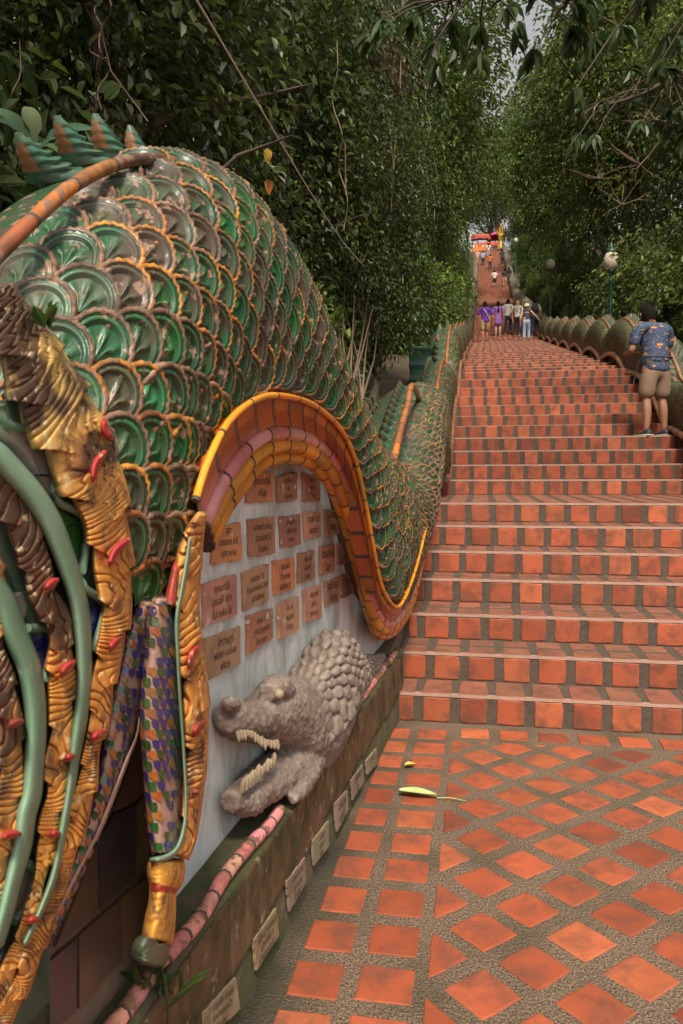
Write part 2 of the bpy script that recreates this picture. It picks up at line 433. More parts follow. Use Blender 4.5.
def strip_tube(path, rad, seg, tints, parent, name, mat, n=8, joint=(.07, .045, .03)):
    """a run of half-round glazed tiles butted end to end along a path"""
    L = sum((b - a).length for a, b in zip(path, path[1:])); ns = max(2, int(L / seg)); k = 5
    pts = resample(path, ns * k + 1); mb = MB(); tl = [random.choice(tints) for _ in range(ns)]; tl = [tuple(c * random.uniform(.85, 1.1) for c in t) for t in tl]
    rr = [rad * (.93 if i % k == 0 else 1.0) * (1 + jit(.015)) for i in range(len(pts))]
    mb.tube(pts, rr, n, 0, lambda i, j: joint if (i % k == 0 and False) else tl[min(ns - 1, i // k)])
    # mortar collars in the joints
    for i in range(0, len(pts), k):
        a, b = pts[max(0, i-1)], pts[min(len(pts)-1, i+1)]; d = (b - a).normalized() * .0045
        mb.tube([pts[i] - d, pts[i] + d], rad * .985, n, 1, joint)
    return mb.build(name, [mat, M['joint']], parent)

ORANGE = [(.78, .30, .02), (.82, .34, .025), (.70, .24, .015)]
BURNT = [(.5, .11, .012), (.42, .085, .01), (.56, .15, .02)]
PINK = [(.70, .27, .24), (.74, .33, .29), (.62, .22, .19)]

def fin_template(nh=26, nk=12):
    rows = []
    for i in range(nh + 1):
        h = i / nh; ph = (h * 5.0) % 1.0; sc = (1.12 - .34 * ph ** 1.5) if h < .97 else .9
        s0 = -.11 - .05 * math.sin(h * 2.0); s1 = lerp(.17, -.06, h ** .8) + .035 * (sc - 1) * 4 * (1 - h * .5)
        th = lerp(.10, .02, h ** 1.2) * sc; r_ = []
        for k in range(nk):
            a = 2 * math.pi * k / nk; cs = math.cos(a)
            r_.append(((s0 + s1) / 2 + (s1 - s0) / 2 * cs, th * math.sin(a), h * .17 + .03 * (cs < 0) * h - .02 * max(0, cs) * ph))
        rows.append(r_)
    return rows
FIN = fin_template()
def fin_mesh(small=1.0):
    mb = MB(); gl = random.uniform(.8, 1.2)
    mb.grid([[(x, y, z) for x, y, z in r_] for r_ in FIN], 0, lambda i, j: ((.30, .13, .055) if j in (5, 6) and 6 < i < 22 else (.045 * gl, .13 * gl, .075 * gl)), True, True)
    mb.face([mb.vert(p) for p in FIN[-1]], 0, (.05, .13, .08))
    return mb
def place_fin(name, parent, p, s_dir, size, mesh=None):
    o = bpy.data.objects.new(name, mesh); COL.objects.link(o); adopt(o, parent)
    s_ = s_dir.normalized(); x = Vector((1, 0, 0)); n = x.cross(s_).normalized(); 
    if n.z < 0: n = -n
    x = n.cross(s_) * -1
    m = Matrix((s_, x, n)).transposed().to_4x4()
    o.matrix_basis = Matrix.Translation(p) @ m @ Matrix.Diagonal((size, size, size, 1))
    return o
M['fin'] = m_tinted('fin_glaze', .3, (.09, .08, .055), .8, 6, .3, .5, .2, (.22, .2, .15), .3)

serp = empty('serpent_balustrade', (-.8, 4, 0), 'arched green scaled serpent parapet with orange tile rim, left of the stairs', 'balustrade')
LP = [(150,640),(175,590),(190,545),(193,510),(208,463),(229,423),(256,401),(281,397),(313,406),(340,430),(355,461),(366,508),(378,573),(387,598),(399,607),(412,581),(423.6,539),(430,505),(436,480)]
RP = [(-110,430),(-70,360),(-30,295),(0,251),(40,212),(85,178),(135,159),(188,182),(236,246),(272,318),(302,372),(330,414),(351,440),(370,458),(382,468),(389,462),(398,428),(405,404),(412,385)]
secL = [W(*p, .03) for p in LP]; secR = [W(*p, -.25) for p in RP]
nL = []; nR = []
Y0, PER = 10.7, 3.6
y = 8.3
while y < 96:
    h = hump(y, Y0, PER); nL.append(Vector((-.41 + .0 * h, y, zsm(y) + .02 + .24 * h))); nR.append(Vector((-.66, y, zsm(y) + .36 + .54 * h))); y += .3 if y < 40 else .6
rs = lambda P, n: resample(P, n)
nA = 460; secs = list(zip(rs(secL, nA), rs(secR, nA)))
# pair lower edge and spine station by station instead of by length
def pairwise(A, B, per):
    a2, b2 = [], []
    for i in range(len(A) - 1):
        p0a = A[i-1] if i else A[0]*2-A[1]; p3a = A[i+2] if i+2 < len(A) else A[-1]*2-A[-2]
        p0b = B[i-1] if i else B[0]*2-B[1]; p3b = B[i+2] if i+2 < len(B) else B[-1]*2-B[-2]
        for k in range(per):
            t = k / per
            cr = lambda p0, p1, p2, p3: .5 * ((2*p1) + (p2-p0)*t + (2*p0-5*p1+4*p2-p3)*t*t + (3*p1-p0-3*p2+p3)*t*t*t)
            a2.append(cr(p0a, A[i], A[i+1], p3a)); b2.append(cr(p0b, B[i], B[i+1], p3b))
    a2.append(A[-1]); b2.append(B[-1]); return list(zip(a2, b2))
near = pairwise(secL, secR, 26)
far = pairwise([secL[-1]] + nL, [secR[-1]] + nR, 6)[1:]
nn = len(near)
allsecs = near + far
def lodL(y): return 0 if y < 4.6 else 1 if y < 11 else 2 if y < 45 else 3
S = build_serpent_body(allsecs, 1, serp, lambda i: 6 if i < nn - 110 else 7, lodL, lambda i: .067 if i < nn - 80 else .075 if i < nn else .09)

# rim of the arch: a band of flat burnt-orange tiles, then a pink and two orange runs of half-round tiles
LO = [(196,500),(208,463),(229,423),(256,401),(281,397),(313,406),(340,430),(355,461),(366,508),(378,573),(387,598),(399,607),(412,581),(423.6,539),(433,489),(439,474)]
IN = [(206,548),(218,522),(235,498),(258,470),(283,461),(309,467),(329,487),(343,523),(356,570),(367,612),(376,635),(387,637),(399,628),(411,607),(420,570),(430,511)]
def rim_path(f, out):
    return [W(lerp(p[0], q[0], f), lerp(p[1], q[1], f), lerp(.045, -.085, f) + out) for p, q in zip(LO, IN)]
mb = MB()
A_, B_, C_ = rs(rim_path(.0, .03), 241), rs(rim_path(.2, .05), 241), rs(rim_path(.47, .03), 241)
tl = [tuple(c * random.uniform(.8, 1.12) for c in random.choice(BURNT)) for _ in range(80)]
D_ = [p - Vector((.06, 0, 0)) for p in C_]; E_ = [p - Vector((.09, 0, 0)) for p in A_]
mb.grid([E_, A_, B_, C_, D_], 0, lambda i, j: (.075, .045, .03) if j % 6 == 0 and i in (0, 1, 2) else tl[j // 6 + (40 if i == 1 else 0)], False)
mb.build('rim_band', [M['tubeglaze']], serp)
strip_tube(rim_path(-.02, .035), .009, .2, ORANGE, serp, 'rim_bead', M['tubeglaze'])
strip_tube(rim_path(.56, .03), .024, .17, PINK, serp, 'pink_rim_tiles', M['tubeglaze'], 10)
strip_tube(rim_path(.74, .035), .028, .17, ORANGE, serp, 'orange_rim_tiles', M['tubeglaze'], 10)
strip_tube(rim_path(.92, .025), .028, .17, ORANGE[::2], serp, 'orange_rim_tiles', M['tubeglaze'], 10)
# lower rim further up, spine band and crest
strip_tube([p + Vector((.03, 0, -.01)) for p in nL[:70]], .045, .3, [(.33, .14, .075), (.4, .17, .09), (.28, .13, .08)], serp, 'lower_rim', M['tubeglaze'], 6)
band = [W(*p, -.17) for p in RP] ; band = [p + Vector((0, 0, .02)) for p in band]
band = [W(*p, -.13) for p in ((-70,330),(-30,285),(0,252),(34,219),(67,190),(101,170),(135,160),(168,161),(202,176),(232,195),(266,228),(300,270))]
strip_tube(band, .0145, .17, [(.58, .2, .04), (.5, .17, .05), (.36, .11, .04)], serp, 'spine_band', M['rimglaze'], 10)
strip_tube([W(*p, -.13) for p in ((388,488),(391,473),(396,450),(401,428),(407,407),(414,387))] + [p + Vector((.1, 0, .03)) for p in nR[1:60]], .026, .17, [(.52, .19, .04), (.45, .16, .04), (.36, .13, .05)], serp, 'spine_band', M['tubeglaze'], 8)
finmeshes = []
for _ in range(4):
    o = fin_mesh().build('crest_fin', M['fin']); finmeshes.append(o.data); bpy.data.objects.remove(o)
sp = rs([Vector((p.x - .10, p.y, p.z + .0)) for p in secR], 400); acc = 0; k = 0
for i in range(40, 399):
    acc += (sp[i] - sp[i-1]).length
    if acc > .155:
        acc = 0; k += 1; place_fin('crest_fin', serp, sp[i], sp[i+1] - sp[i-1], .56 if sp[i].y < 3 else .5, finmeshes[k % 4])
sp = rs([Vector((p.x - .1, p.y, p.z - .02)) for p in nR[:18]], 60)
for i in range(2, 58, 2): place_fin('crest_fin', serp, sp[i], sp[i+1] - sp[i-1], .6, finmeshes[i % 4])
# crest further up, one low ridge
mb = MB(); rows = []
for i, p in enumerate(rs([Vector((p.x - .1, p.y, p.z)) for p in nR[17:]], 700)):
    z = .1 if i % 2 else .03; rows.append([p + Vector((.05, 0, -.02)), p + Vector((0, 0, z)), p + Vector((-.05, 0, -.02))])
mb.grid(rows, 0, lambda i, j: (.06, .13, .08) if (i // 2) % 3 else (.3, .14, .06), False); mb.build('crest_ridge', M['fin'], serp)
# masonry core under the second arch, beside the steps
mb = MB(); xs = -.52
ys = [4.35 + .25 * i for i in range(22)]
rows = [[(xs, y, -.02) for y in ys], [(xs, y, max(.44, zsm(y) + .12)) for y in ys], [(xs - .5, y, max(.44, zsm(y) + .12)) for y in ys]]
mb.grid(rows, 0, (1, 1, 1), False); M['core'] = m_plain('damp_masonry', (.12, .085, .06), .85, .5, 6, 0, .6)
mb.build('masonry_core', M['core'], serp, fixn=True)

# ------------------------------------------------------------------ the right-hand serpent
serp2 = empty('serpent_balustrade', (2.7, 12, 0), 'long wavy grey green scaled serpent parapet climbing the right of the stairs', 'balustrade')
rL, rR = [], []; y = 5.2
while y < 99:
    h = hump(y, 12.3, 2.9); rL.append(Vector((2.44, y, zsm(y) + .05 + .22 * h))); rR.append(Vector((2.72, y, zsm(y) + .60 + .30 * h))); y += .24 if y < 40 else .5
rs_secs = pairwise(rL, rR, 4)
M_saved = random.getstate()
build_serpent_body(rs_secs, -1, serp2, lambda i: 8, lambda y: 1 if y < 16 else 2 if y < 48 else 3, lambda i: .075)
strip_tube([p + Vector((-.03, 0, -.01)) for p in rL[:190]], .05, .3, [(.36, .15, .08), (.42, .19, .11), (.3, .13, .08)], serp2, 'lower_rim', M['tubeglaze'], 6)
strip_tube([p + Vector((-.1, 0, .01)) for p in rR[:200]], .024, .2, [(.45, .19, .09), (.4, .2, .12)], serp2, 'spine_band', M['tubeglaze'], 6)
strip_tube([p + Vector((-.16, 0, -.05)) for p in rR[:90]], .018, .2, [(.45, .19, .09), (.4, .2, .12)], serp2, 'spine_band', M['tubeglaze'], 6)
mb = MB(); rows = []
for i, p in enumerate(rs([Vector((p.x + .03, p.y, p.z)) for p in rR], 900)):
    z = .12 if i % 2 else .04; rows.append([p + Vector((-.06, 0, -.02)), p + Vector((0, 0, z)), p + Vector((.06, 0, -.02))])
mb.grid(rows, 0, lambda i, j: (.13, .17, .12) if (i // 2) % 4 else (.34, .2, .12), False); mb.build('crest_ridge', M['fin'], serp2)
mb = MB(); rows = []
for p in rL[::2]: rows.append([(2.5, p.y, zs(p.y) - .4), (2.5, p.y, p.z + .1), (2.95, p.y, p.z + .1), (2.95, p.y, zs(p.y) - .4)])
mb.grid(rows, 0, (1, 1, 1), False); mb.build('masonry_core', M['core'], serp2, fixn=True)

# ================================================================== the plastered alcove and its plaques
def wall_pt(y, z, off): return Vector((XW(y) + off, y, z))
WALL_OFF = -.13
alc = empty('alcove_wall', (XW(3) - .16, 3, .39), 'white plastered alcove wall under the serpent arch, set with brown plaques', 'wall')
mb = MB(); rows = []
ZTOP = ((1.05, 1.66), (3.2, 1.62), (3.7, 1.3), (4.1, .95), (4.5, .72), (5.6, .6))
for z in (.36, .7, 1.0, 1.3, 1.72): rows.append([wall_pt(1.05 + .25 * i, min(z, interp(1.05 + .25 * i, ZTOP)), WALL_OFF + noise.noise((i * .8, z * 3, 0)) * .008) for i in range(19)])
mb.grid(rows, 0, (1, 1, 1), True); rows2 = [[p - Vector((.08, 0, 0)) for p in rows[0]], rows[0]]; mb.grid(rows2, 0)
mb.build('plaster', [M['plaster']], alc)
M['plaque'] = m_tinted('fired_clay_plaque', .5, (.2, .11, .07), .5, 7, .25, .3, 0, (.55, .5, .45), .36)
M['ink'] = m_plain('engraved_lettering', (.05, .03, .022), .8, .2, 20, 0, 0)
def lettering(lines, c, wd, ht, u, v, nrm, parent, mat):
    """Thai lettering cut from the built-in font, fitted to a plaque"""
    cu = bpy.data.curves.new('lettering', 'FONT'); cu.body = '\n'.join(lines); cu.align_x = 'CENTER'; cu.size = 1; cu.resolution_u = 2; cu.space_line = 1.15
    to = bpy.data.objects.new('lettering_curve', cu); COL.objects.link(to)
    dg = bpy.context.evaluated_depsgraph_get(); me = bpy.data.meshes.new_from_object(to.evaluated_get(dg)); bpy.data.objects.remove(to)
    if not me.vertices: return None
    xs_ = [q.co.x for q in me.vertices]; ys_ = [q.co.y for q in me.vertices]
    s = min(wd * .86 / (max(xs_) - min(xs_)), ht * .8 / (max(ys_) - min(ys_))); sx = s; cx, cy = (max(xs_)+min(xs_))/2, (max(ys_)+min(ys_))/2
    for q in me.vertices: q.co = c + u * ((q.co.x - cx) * sx) + v * ((q.co.y - cy) * s) + nrm * .0015
    me.materials.clear(); me.materials.append(mat); o = bpy.data.objects.new('lettering', me); COL.objects.link(o); adopt(o, parent); return o
def plaque(corners, off, tint, lines, parent, name='plaque', thick=.012, mats=None):
    """corners in the picture, TL TR BR BL, laid on the wall"""
    q = [W(x, y_, off) for x, y_ in corners]; c = sum(q, Vector()) / 4; mb = MB()
    u = ((q[1] - q[0]) + (q[2] - q[3])).normalized(); v = ((q[0] - q[3]) + (q[1] - q[2])).normalized(); n = u.cross(v).normalized(); v = n.cross(u)
    if n.x < 0: n = -n
    ring = []
    for i in range(4):
        for k in range(7): ring.append(q[i].lerp(q[(i+1) % 4], k / 7) + u * jit(.0025) + v * jit(.0025))
    lo = [mb.vert(p - n * .004) for p in ring]; md = [mb.vert(p + n * thick * .6) for p in ring]; hi = [mb.vert(c + (p - c) * .97 + n * thick) for p in ring]; m = len(ring)
    for i in range(m):
        j = (i + 1) % m; mb.face((lo[i], lo[j], md[j], md[i]), 0, tint); mb.face((md[i], md[j], hi[j], hi[i]), 0, tint)
    mb.face(hi, 0, tint)
    o = mb.build(name, [M['plaque']] if not mats else mats, parent, fixn=True)
    if lines: lettering(lines, c + n * thick, ((q[1]-q[0]).length + (q[2]-q[3]).length) / 2, ((q[0]-q[3]).length + (q[1]-q[2]).length) / 2, u, v, n, o, M['ink'])
    return o
PL = [([(228,55),(325,45),(325,165),(218,172)], 2), ([(342,65),(420,48),(420,160),(345,170)], 0), ([(445,50),(515,62),(512,165),(447,165)], 1), ([(85,265),(190,252),(200,400),(75,420)], 2),
 ([(225,240),(328,225),(332,375),(230,390)], 1), ([(352,230),(433,218),(435,340),(356,352)], 0), ([(448,208),(515,207),(517,308),(455,320)], 3), ([(535,200),(590,198),(595,295),(540,305)], 1),
 ([(40,495),(175,455),(178,620),(45,672)], 3), ([(203,450),(305,415),(307,565),(207,608)], 4), ([(325,405),(410,390),(413,515),(328,545)], 2), ([(428,375),(490,362),(492,480),(430,497)], 0),
 ([(515,348),(572,338),(572,450),(515,465)], 1), ([(588,335),(632,328),(632,410),(590,425)], 0), ([(48,715),(190,668),(190,818),(65,882)], 4), ([(220,625),(322,592),(322,718),(222,785)], 1),
 ([(345,578),(427,545),(428,680),(347,722)], 3), ([(448,522),(520,500),(520,635),(452,655)], 3), ([(535,490),(590,470),(592,570),(538,592)], 1), ([(600,465),(648,445),(650,535),(603,558)], 0)]
PT = [(.34, .165, .10), (.42, .20, .115), (.60, .25, .105), (.56, .29, .19), (.48, .28, .165)]
TX = [['คุณแม่บุญมี', 'ศรีสุข'], ['คุณสมใจ', 'และ', 'ครอบครัว'], ['นายทองดี', 'แสนสุข', 'ลำพูน'], ['สุดา', 'นายแดง อารี', 'บุตร หลาน'], ['นายแก้ว คำมา', 'นางจันทร์ ดี', 'บ้านใหม่'],
 ['นายสม ดีมา', 'ศรีพร สังข์', 'ชุมพร'], ['นางคำ ใจดี', 'สมบูรณ์'], ['นายมา', 'ใจบุญ'], ['คุณอารีย์', 'อุทิศให้ บิดา', 'ที่ล่วงลับ ไป'], ['คุณอุดร วัน', 'ร้านนครพันธ์ สิทธิ์', 'นที พิทักษ์'],
 ['คุณสุนีย์', 'ร้านกาแฟ', 'เชียงใหม่ ๖'], ['บุญเรือน', 'จันทร์ดี', 'แม่ริม'], ['นายคำปัน', 'ใจมา'], ['แม่คำ', 'สุขดี'], ['สำราญกูร์', 'พิมพา อ.เมือง', 'พิจิตร'], ['คุณมานี', 'อุทิศส่วนกุศล', 'ให้มารดา'],
 ['อินทร์', 'สมบูรณ์', 'ทำบุญ'], ['นายดวงดี', 'แม่ศรี', 'ลูกหลาน'], ['บุญธรรม', 'ศรีวิชัย'], ['คำแสน', 'ดีใจ']]
for (cs, ti), tx in zip(PL, TX):
    plaque([(190 + x / 4.018, 460 + y_ / 4.018) for x, y_ in cs], WALL_OFF, tuple(c * random.uniform(.92, 1.08) for c in PT[ti]), tx, alc)

# ------------------------------------------------------------------ the low ledge in front of it
led = empty('wall_ledge', (XW(2) - .1, 2, 0), 'mossy low ledge of brown tiles with a pink rail under the white alcove', 'ledge')
LZ = .40
mb = MB(); ys = [.2 + .15 * i for i in range(31)]
mb.grid([[wall_pt(y, -.01, -.008) for y in ys], [wall_pt(y, LZ - .012, -.008) for y in ys], [wall_pt(y, LZ, -.03) for y in ys], [wall_pt(y, LZ + jit(.006) + .006, -.16) for y in ys], [wall_pt(y, LZ, -.26) for y in ys]], 0, (1, 1, 1), True)
mb.poly([wall_pt(ys[-1], -.01, -.008), wall_pt(ys[-1], -.01, -.26), wall_pt(ys[-1], LZ, -.26), wall_pt(ys[-1], LZ, -.03)], 0)
g = NG('mossy_masonry'); c = g.mix(g.noise(9, 6), (.05, .04, .024), (.13, .10, .06)); c = g.mix(g.ramp(g.noise(6, 6, .65), [(.4, 0.0), (.55, .9)]), c, (.05, .058, .016))
g.bump(g.noise(40, 5), .7, .012); M['mossy'] = g.set(c, .85)
mb.build('masonry', [M['mossy']], led, fixn=True)
mb = MB(); y = .25
while y < 4.6:
    wd = random.uniform(.105, .125); b = random.uniform(.75, 1.2); t = random.choice(((.10, .072, .042), (.085, .066, .034), (.115, .078, .045), (.08, .07, .036)))
    zlo = .175 + jit(.012)
    slab_pts = [(y, zlo), (y + wd - .0035, zlo), (y + wd - .0035, LZ - .012), (y, LZ - .012)]
    n0 = len(mb.t); slab(mb, slab_pts, .006, lambda u, v, h: wall_pt(u, v, h - .004), 3, 0, .0015)
    for q in range(n0, len(mb.t)): mb.t[q] = tuple(c * b for c in t)
    y += wd
mb.build('face_tiles', [M['brown_tile']], led)
M['stone_plaque'] = m_tinted('stone_plaque', .75, (.14, .12, .06), .75, 9, .35, .3, 0)
LPQ = [[(55,665),(145,570),(155,655),(62,735)], [(190,472),(250,390),(258,460),(198,553)], [(277,318),(325,255),(330,320),(285,398)], [(345,212),(388,160),(390,225),(350,278)],
       [(403,115),(437,80),(440,130),(410,188)], [(447,55),(478,12),(480,60),(452,103)], [(487,3),(515,-32),(517,10),(490,38)]]
LTX = [['บุญเลิศ คำแดง', 'และครอบครัว', 'เชียงใหม่'], ['ผู้ใหญ่ แสงทอง', 'อุทิศให้บิดา', 'บ้านดอนแก้ว'], ['นางคำปวน', 'สุขสบาย', 'ลำปาง'], ['แม่อุ้ยดี', 'บุญมา', 'แพร่'], ['ศรีนวล', 'คำดี'], ['สมพร', 'ใจ'], ['นายดำ', 'ดี']]
for cs, tx in zip(LPQ, LTX): plaque([(180 + x / 2.627, 760 + y_ / 2.627) for x, y_ in cs], .001, tuple(c * random.uniform(.85, 1.1) for c in (.30, .215, .145)), tx, led, 'plaque', .005, [M['stone_plaque']])
for (a, b) in ((.95, 2.34), (2.66, 2.98), (3.22, 4.5)):
    path = [wall_pt(lerp(a, b, k / 12), LZ + .013 + jit(.007), -.03 + jit(.007)) for k in range(13)]
    strip_tube(path, .0195, .085, PINK + [(.6, .3, .16)], led, 'pink_rail', M['rimglaze'], 8, (.09, .07, .04))

# ================================================================== the makara the serpent comes out of
mak = empty('makara_carving', (XW(1.2) - .05, 1.2, .4), 'gilded flame fronds, green stems and mosaic leg of a guardian beast at far left', 'carving')
MOFF = .085
def ribbon(path, off0, dome, name, mat, tintf, lobes=0, groove=0, gdep=.006, na=14, step=2.6, lobe_amp=.28, parent=None, skew=1.0, flat=0.0):
    """a moulded frond on the wall: path = (x, y, half width) in picture points; domed, scalloped and grooved"""
    off0 += MOFF
    n = max(8, int(sum(math.hypot(a[0]-b[0], a[1]-b[1]) for a, b in zip(path, path[1:])) / step)); P = resample([Vector(p) for p in path], n)
    rows = []; tints = []; s = 0
    for i, p in enumerate(P):
        a, b = P[max(0, i-1)], P[min(n-1, i+1)]; dx, dy = b.x - a.x, b.y - a.y; L = math.hypot(dx, dy) or 1; nx, ny = dy / L, -dx / L
        if nx < 0 and False: nx, ny = -nx, -ny
        if i: s += (p.xy - P[i-1].xy).length
        row = []
        endf = min(1, (i + .3) / 3, (n - .7 - i) / 3); endf = max(.05, endf)
        for j in range(na + 1):
            u = -1 + 2 * j / na
            w_ = p.z
            ph = 0
            if lobes:
                ph = ((s + abs(u) * p.z * .8 + (lobes * .5 if u < 0 else 0)) / lobes) % 1.0
                w_ *= 1 + lobe_amp * (ph ** .8 - .55) * abs(u)
            h = math.sqrt(max(0, 1 - abs(u) ** 2.4)); h = lerp(h, min(1, h * 1.6), flat)
            o = off0 + dome * h * endf
            if lobes: o += dome * .35 * (ph - .4) * abs(u) * (1 - u ** 6)
            if groove: gp_ = abs(math.sin(math.pi * (s * (1 + .12 * math.sin(s * .05)) + 9 * noise.noise((s * .035, u * .8, p.z)) + skew * (u * .9 + .5 * u * u) * p.z) / groove)); o += gdep * (.4 + .6 * abs(u)) * (.25 * gp_ - max(0, 1 - gp_ / .42)) * (1 - u ** 8)
            row.append(W(p.x + nx * u * w_ * endf ** .5, p.y + ny * u * w_ * endf ** .5, o)); 
        row = [W(p.x - nx * p.z * 1.02, p.y - ny * p.z * 1.02, off0 - .11)] + row + [W(p.x + nx * p.z * 1.02, p.y + ny * p.z * 1.02, off0 - .11)]
        rows.append(row); tints.append((s, p))
    mb = MB()
    def tf(i, j):
        s_, p = tints[i]; u = -1 + 2 * (j - 1) / na
        ph = ((s_ + abs(u) * p.z * .8 + (lobes * .5 if u < 0 else 0)) / lobes) % 1.0 if lobes else 0
        c = tintf(p.x, p.y, u, ph, rows[i][min(j, na)])
        if groove > 12 and p.y > 470:
            gp = abs(math.sin(math.pi * (s_ * (1 + .12 * math.sin(s_ * .05)) + 9 * noise.noise((s_ * .035, u * .8, p.z)) + skew * (u * .9 + .5 * u * u) * p.z) / groove))
            if gp < .16 and noise.noise((p.x * .05, p.y * .05, 1)) > -.25: c = tuple(lerp(a_, b_, .7) for a_, b_ in zip(c, (.36, .05, .02)))
        return c
    mb.grid(rows, 0, tf, True); return mb.build(name, [mat], parent or mak, fixn=False), rows
g = NG('gilded_paint'); t = g.tint(); wn = g.noise(22, 7, .68); c = g.mix(g.ramp(wn, [(.5, 0.0), (.62, .85)]), t, (.10, .055, .03)); c = g.mix(g.ramp(g.noise(48, 4), [(.6, 0.0), (.66, .6)]), c, (.75, .62, .36))
g.bump(g.math('ADD', g.noise(60, 4), wn), .35, .004); M['gold'] = g.set(c, g.ramp(g.noise(14, 5), [(.35, .42), (.7, .75)]), Metallic=.08, Coat_Weight=.0)
M['green_paint'] = m_tinted('sage_green_paint', .45, (.3, .34, .27), .35, 5, .15, .4, .1, (.5, .5, .46), .27)
M['mirror_tile'] = m_tinted('mirror_mosaic', .12, (.1, .08, .06), .45, 8, .08, .6, .4)
M['grimy'] = m_tinted('grimy_green_backing', .7, (.06, .055, .04), .8, 10, .5)
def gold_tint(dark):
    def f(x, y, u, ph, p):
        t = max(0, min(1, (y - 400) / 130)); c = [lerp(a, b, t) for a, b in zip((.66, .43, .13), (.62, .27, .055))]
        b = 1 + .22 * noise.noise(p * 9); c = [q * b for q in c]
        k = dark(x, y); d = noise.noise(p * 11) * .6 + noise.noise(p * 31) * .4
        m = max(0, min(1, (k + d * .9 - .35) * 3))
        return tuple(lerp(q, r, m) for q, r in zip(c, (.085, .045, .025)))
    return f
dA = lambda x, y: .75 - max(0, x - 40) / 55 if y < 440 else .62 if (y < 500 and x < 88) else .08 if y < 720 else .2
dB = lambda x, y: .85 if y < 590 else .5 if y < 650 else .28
FA = [(0,285,14),(10,318,22),(28,352,30),(48,395,36),(70,435,36),(90,478,33),(106,520,23),(111,560,21),(116,600,16),(112,640,14),(103,680,13),(100,710,12),(92,750,9),(85,790,11),(76,825,11),(64,865,9),(52,905,9),(38,940,10),(20,985,10),(2,1022,10),(-14,1060,9)]
FB = [(-14,455,16),(2,480,17),(18,515,19),(33,550,18),(41,590,16),(55,615,16),(61,640,13),(62,675,16),(62,705,14),(62,735,14),(57,765,14),(56,795,11),(52,820,13),(47,850,12),(40,880,6),(33,905,9),(27,930,9),(15,955,9),(2,990,9),(-16,1030,9)]
FC = [(-30,540,20),(-8,590,18),(-6,640,12),(3,680,13),(10,725,14),(12,770,13),(9,810,14),(8,840,14),(-2,880,11),(-20,930,10)]
# backing slab with a grimy green skin
mb = MB(); back = [[W(x, y_, -.012 + MOFF) for x in (-60, -20, 20, 50, r_)] for y_, r_ in ((400, 40), (430, 60), (470, 92), (540, 118), (600, 118), (680, 108), (760, 92), (840, 72), (920, 48), (1000, 10), (1080, -25))]
mb.grid(back, 0, (.17, .27, .18), True); mb.grid([[p - Vector((.5, 0, 0)) for p in (r_[-1] for r_ in back)], [r_[-1] for r_ in back]], 0, (.12, .1, .07)); mb.build('backing', [M['green_paint']], mak)
for path, nm, dk, o0, dm in ((FC, 'gilded_frond', lambda x, y: .5, .01, .03), (FB, 'gilded_frond', dB, .005, .032), (FA, 'gilded_frond', dA, .0, .038)):
    ribbon(path, o0, dm, nm, M['gold'], gold_tint(dk), 54, 13, .007, 40, .8, flat=.75, lobe_amp=.4)
sage = lambda x, y, u, ph, p: tuple(c * (1 + .15 * noise.noise(p * 8)) for c in (.165, .30, .19))
ribbon([(-30,440,13),(-5,455,14),(13,473,14),(34,497,14),(50,523,13.5),(63,554,12),(73,583,11),(80,611,10),(83,645,9.5),(84,675,9.5),(82,706,9),(78,734,8.5),(74,760,7),(70,791,6),(64,825,6),(55,872,5),(40,912,4.5),(22,950,4)], .0, .05, 'green_stem', M['green_paint'], sage, 0, 0, na=10, flat=.2)
ribbon([(-12,575,13),(4,602,13),(15,635,14),(28,667,13.5),(34,696,13),(36,725,12.5),(35,753,12),(32,791,12),(26,815,12),(22,844,11.5),(13,880,10),(5,912,10),(-6,950,9)], .0, .055, 'green_stem', M['green_paint'], sage, 0, 0, na=10, flat=.2)
INL = [([(2,428),(25,430),(30,448),(40,475),(25,454)], (.6, .56, .52)), ([(26,430),(48,430),(55,447),(31,448)], (.62, .58, .55)), ([(31,449),(55,448),(52,476),(42,474)], (.5, .47, .45)), ([(42,476),(51,477),(53,497)], (.55, .42, .34)),
 ([(58,509),(78,522),(66,527)], (.02, .14, .03)), ([(66,528),(79,523),(82,540),(76,566)], (.015, .13, .02)), ([(84,592),(100,604),(86,607)], (.03, .03, .17)), ([(86,608),(100,605),(98,622),(88,626)], (.025, .03, .2)), ([(88,627),(98,623),(92,650)], (.02, .02, .14)),
 ([(30,642),(47,636),(48,645),(36,650)], (.02, .03, .22)), ([(37,651),(48,646),(43,680)], (.02, .03, .24)), ([(47,716),(59,716),(52,745),(45,755)], (.3, .11, .02)), ([(88,690),(98,697),(90,727),(86,724)], (.3, .12, .02)), ([(78,770),(85,778),(80,795),(67,815)], (.42, .25, .18)),
 ([(-6,765),(8,765),(6,782),(-6,785)], (.03, .025, .13)), ([(-6,786),(6,783),(-2,812)], (.03, .025, .12)), ([(40,800),(47,805),(43,817),(36,815)], (.02, .09, .03)), ([(28,870),(33,876),(25,900),(15,915)], (.42, .27, .2)), ([(35,938),(38,946),(20,977),(15,973)], (.03, .03, .09)), ([(5,948),(9,955),(2,976),(-5,972)], (.03, .03, .1)),
 ([(10,600),(22,592),(27,606),(20,640)], (.3, .28, .24))]
for pts, t in INL:
    mb = MB(); q = [W(x, y_, .004 + MOFF) for x, y_ in pts]; c = sum(q, Vector()) / len(q); lo = [mb.vert(p - Vector((.06, 0, 0))) for p in q]; hi = [mb.vert(c + (p - c) * .985) for p in q]
    for i in range(len(q)): mb.face((lo[i], lo[(i+1) % len(q)], hi[(i+1) % len(q)], hi[i]), 0, t)
    mb.face(hi, 0, t); mb.build('mirror_inlay', [M['mirror_tile']], mak, fixn=True)
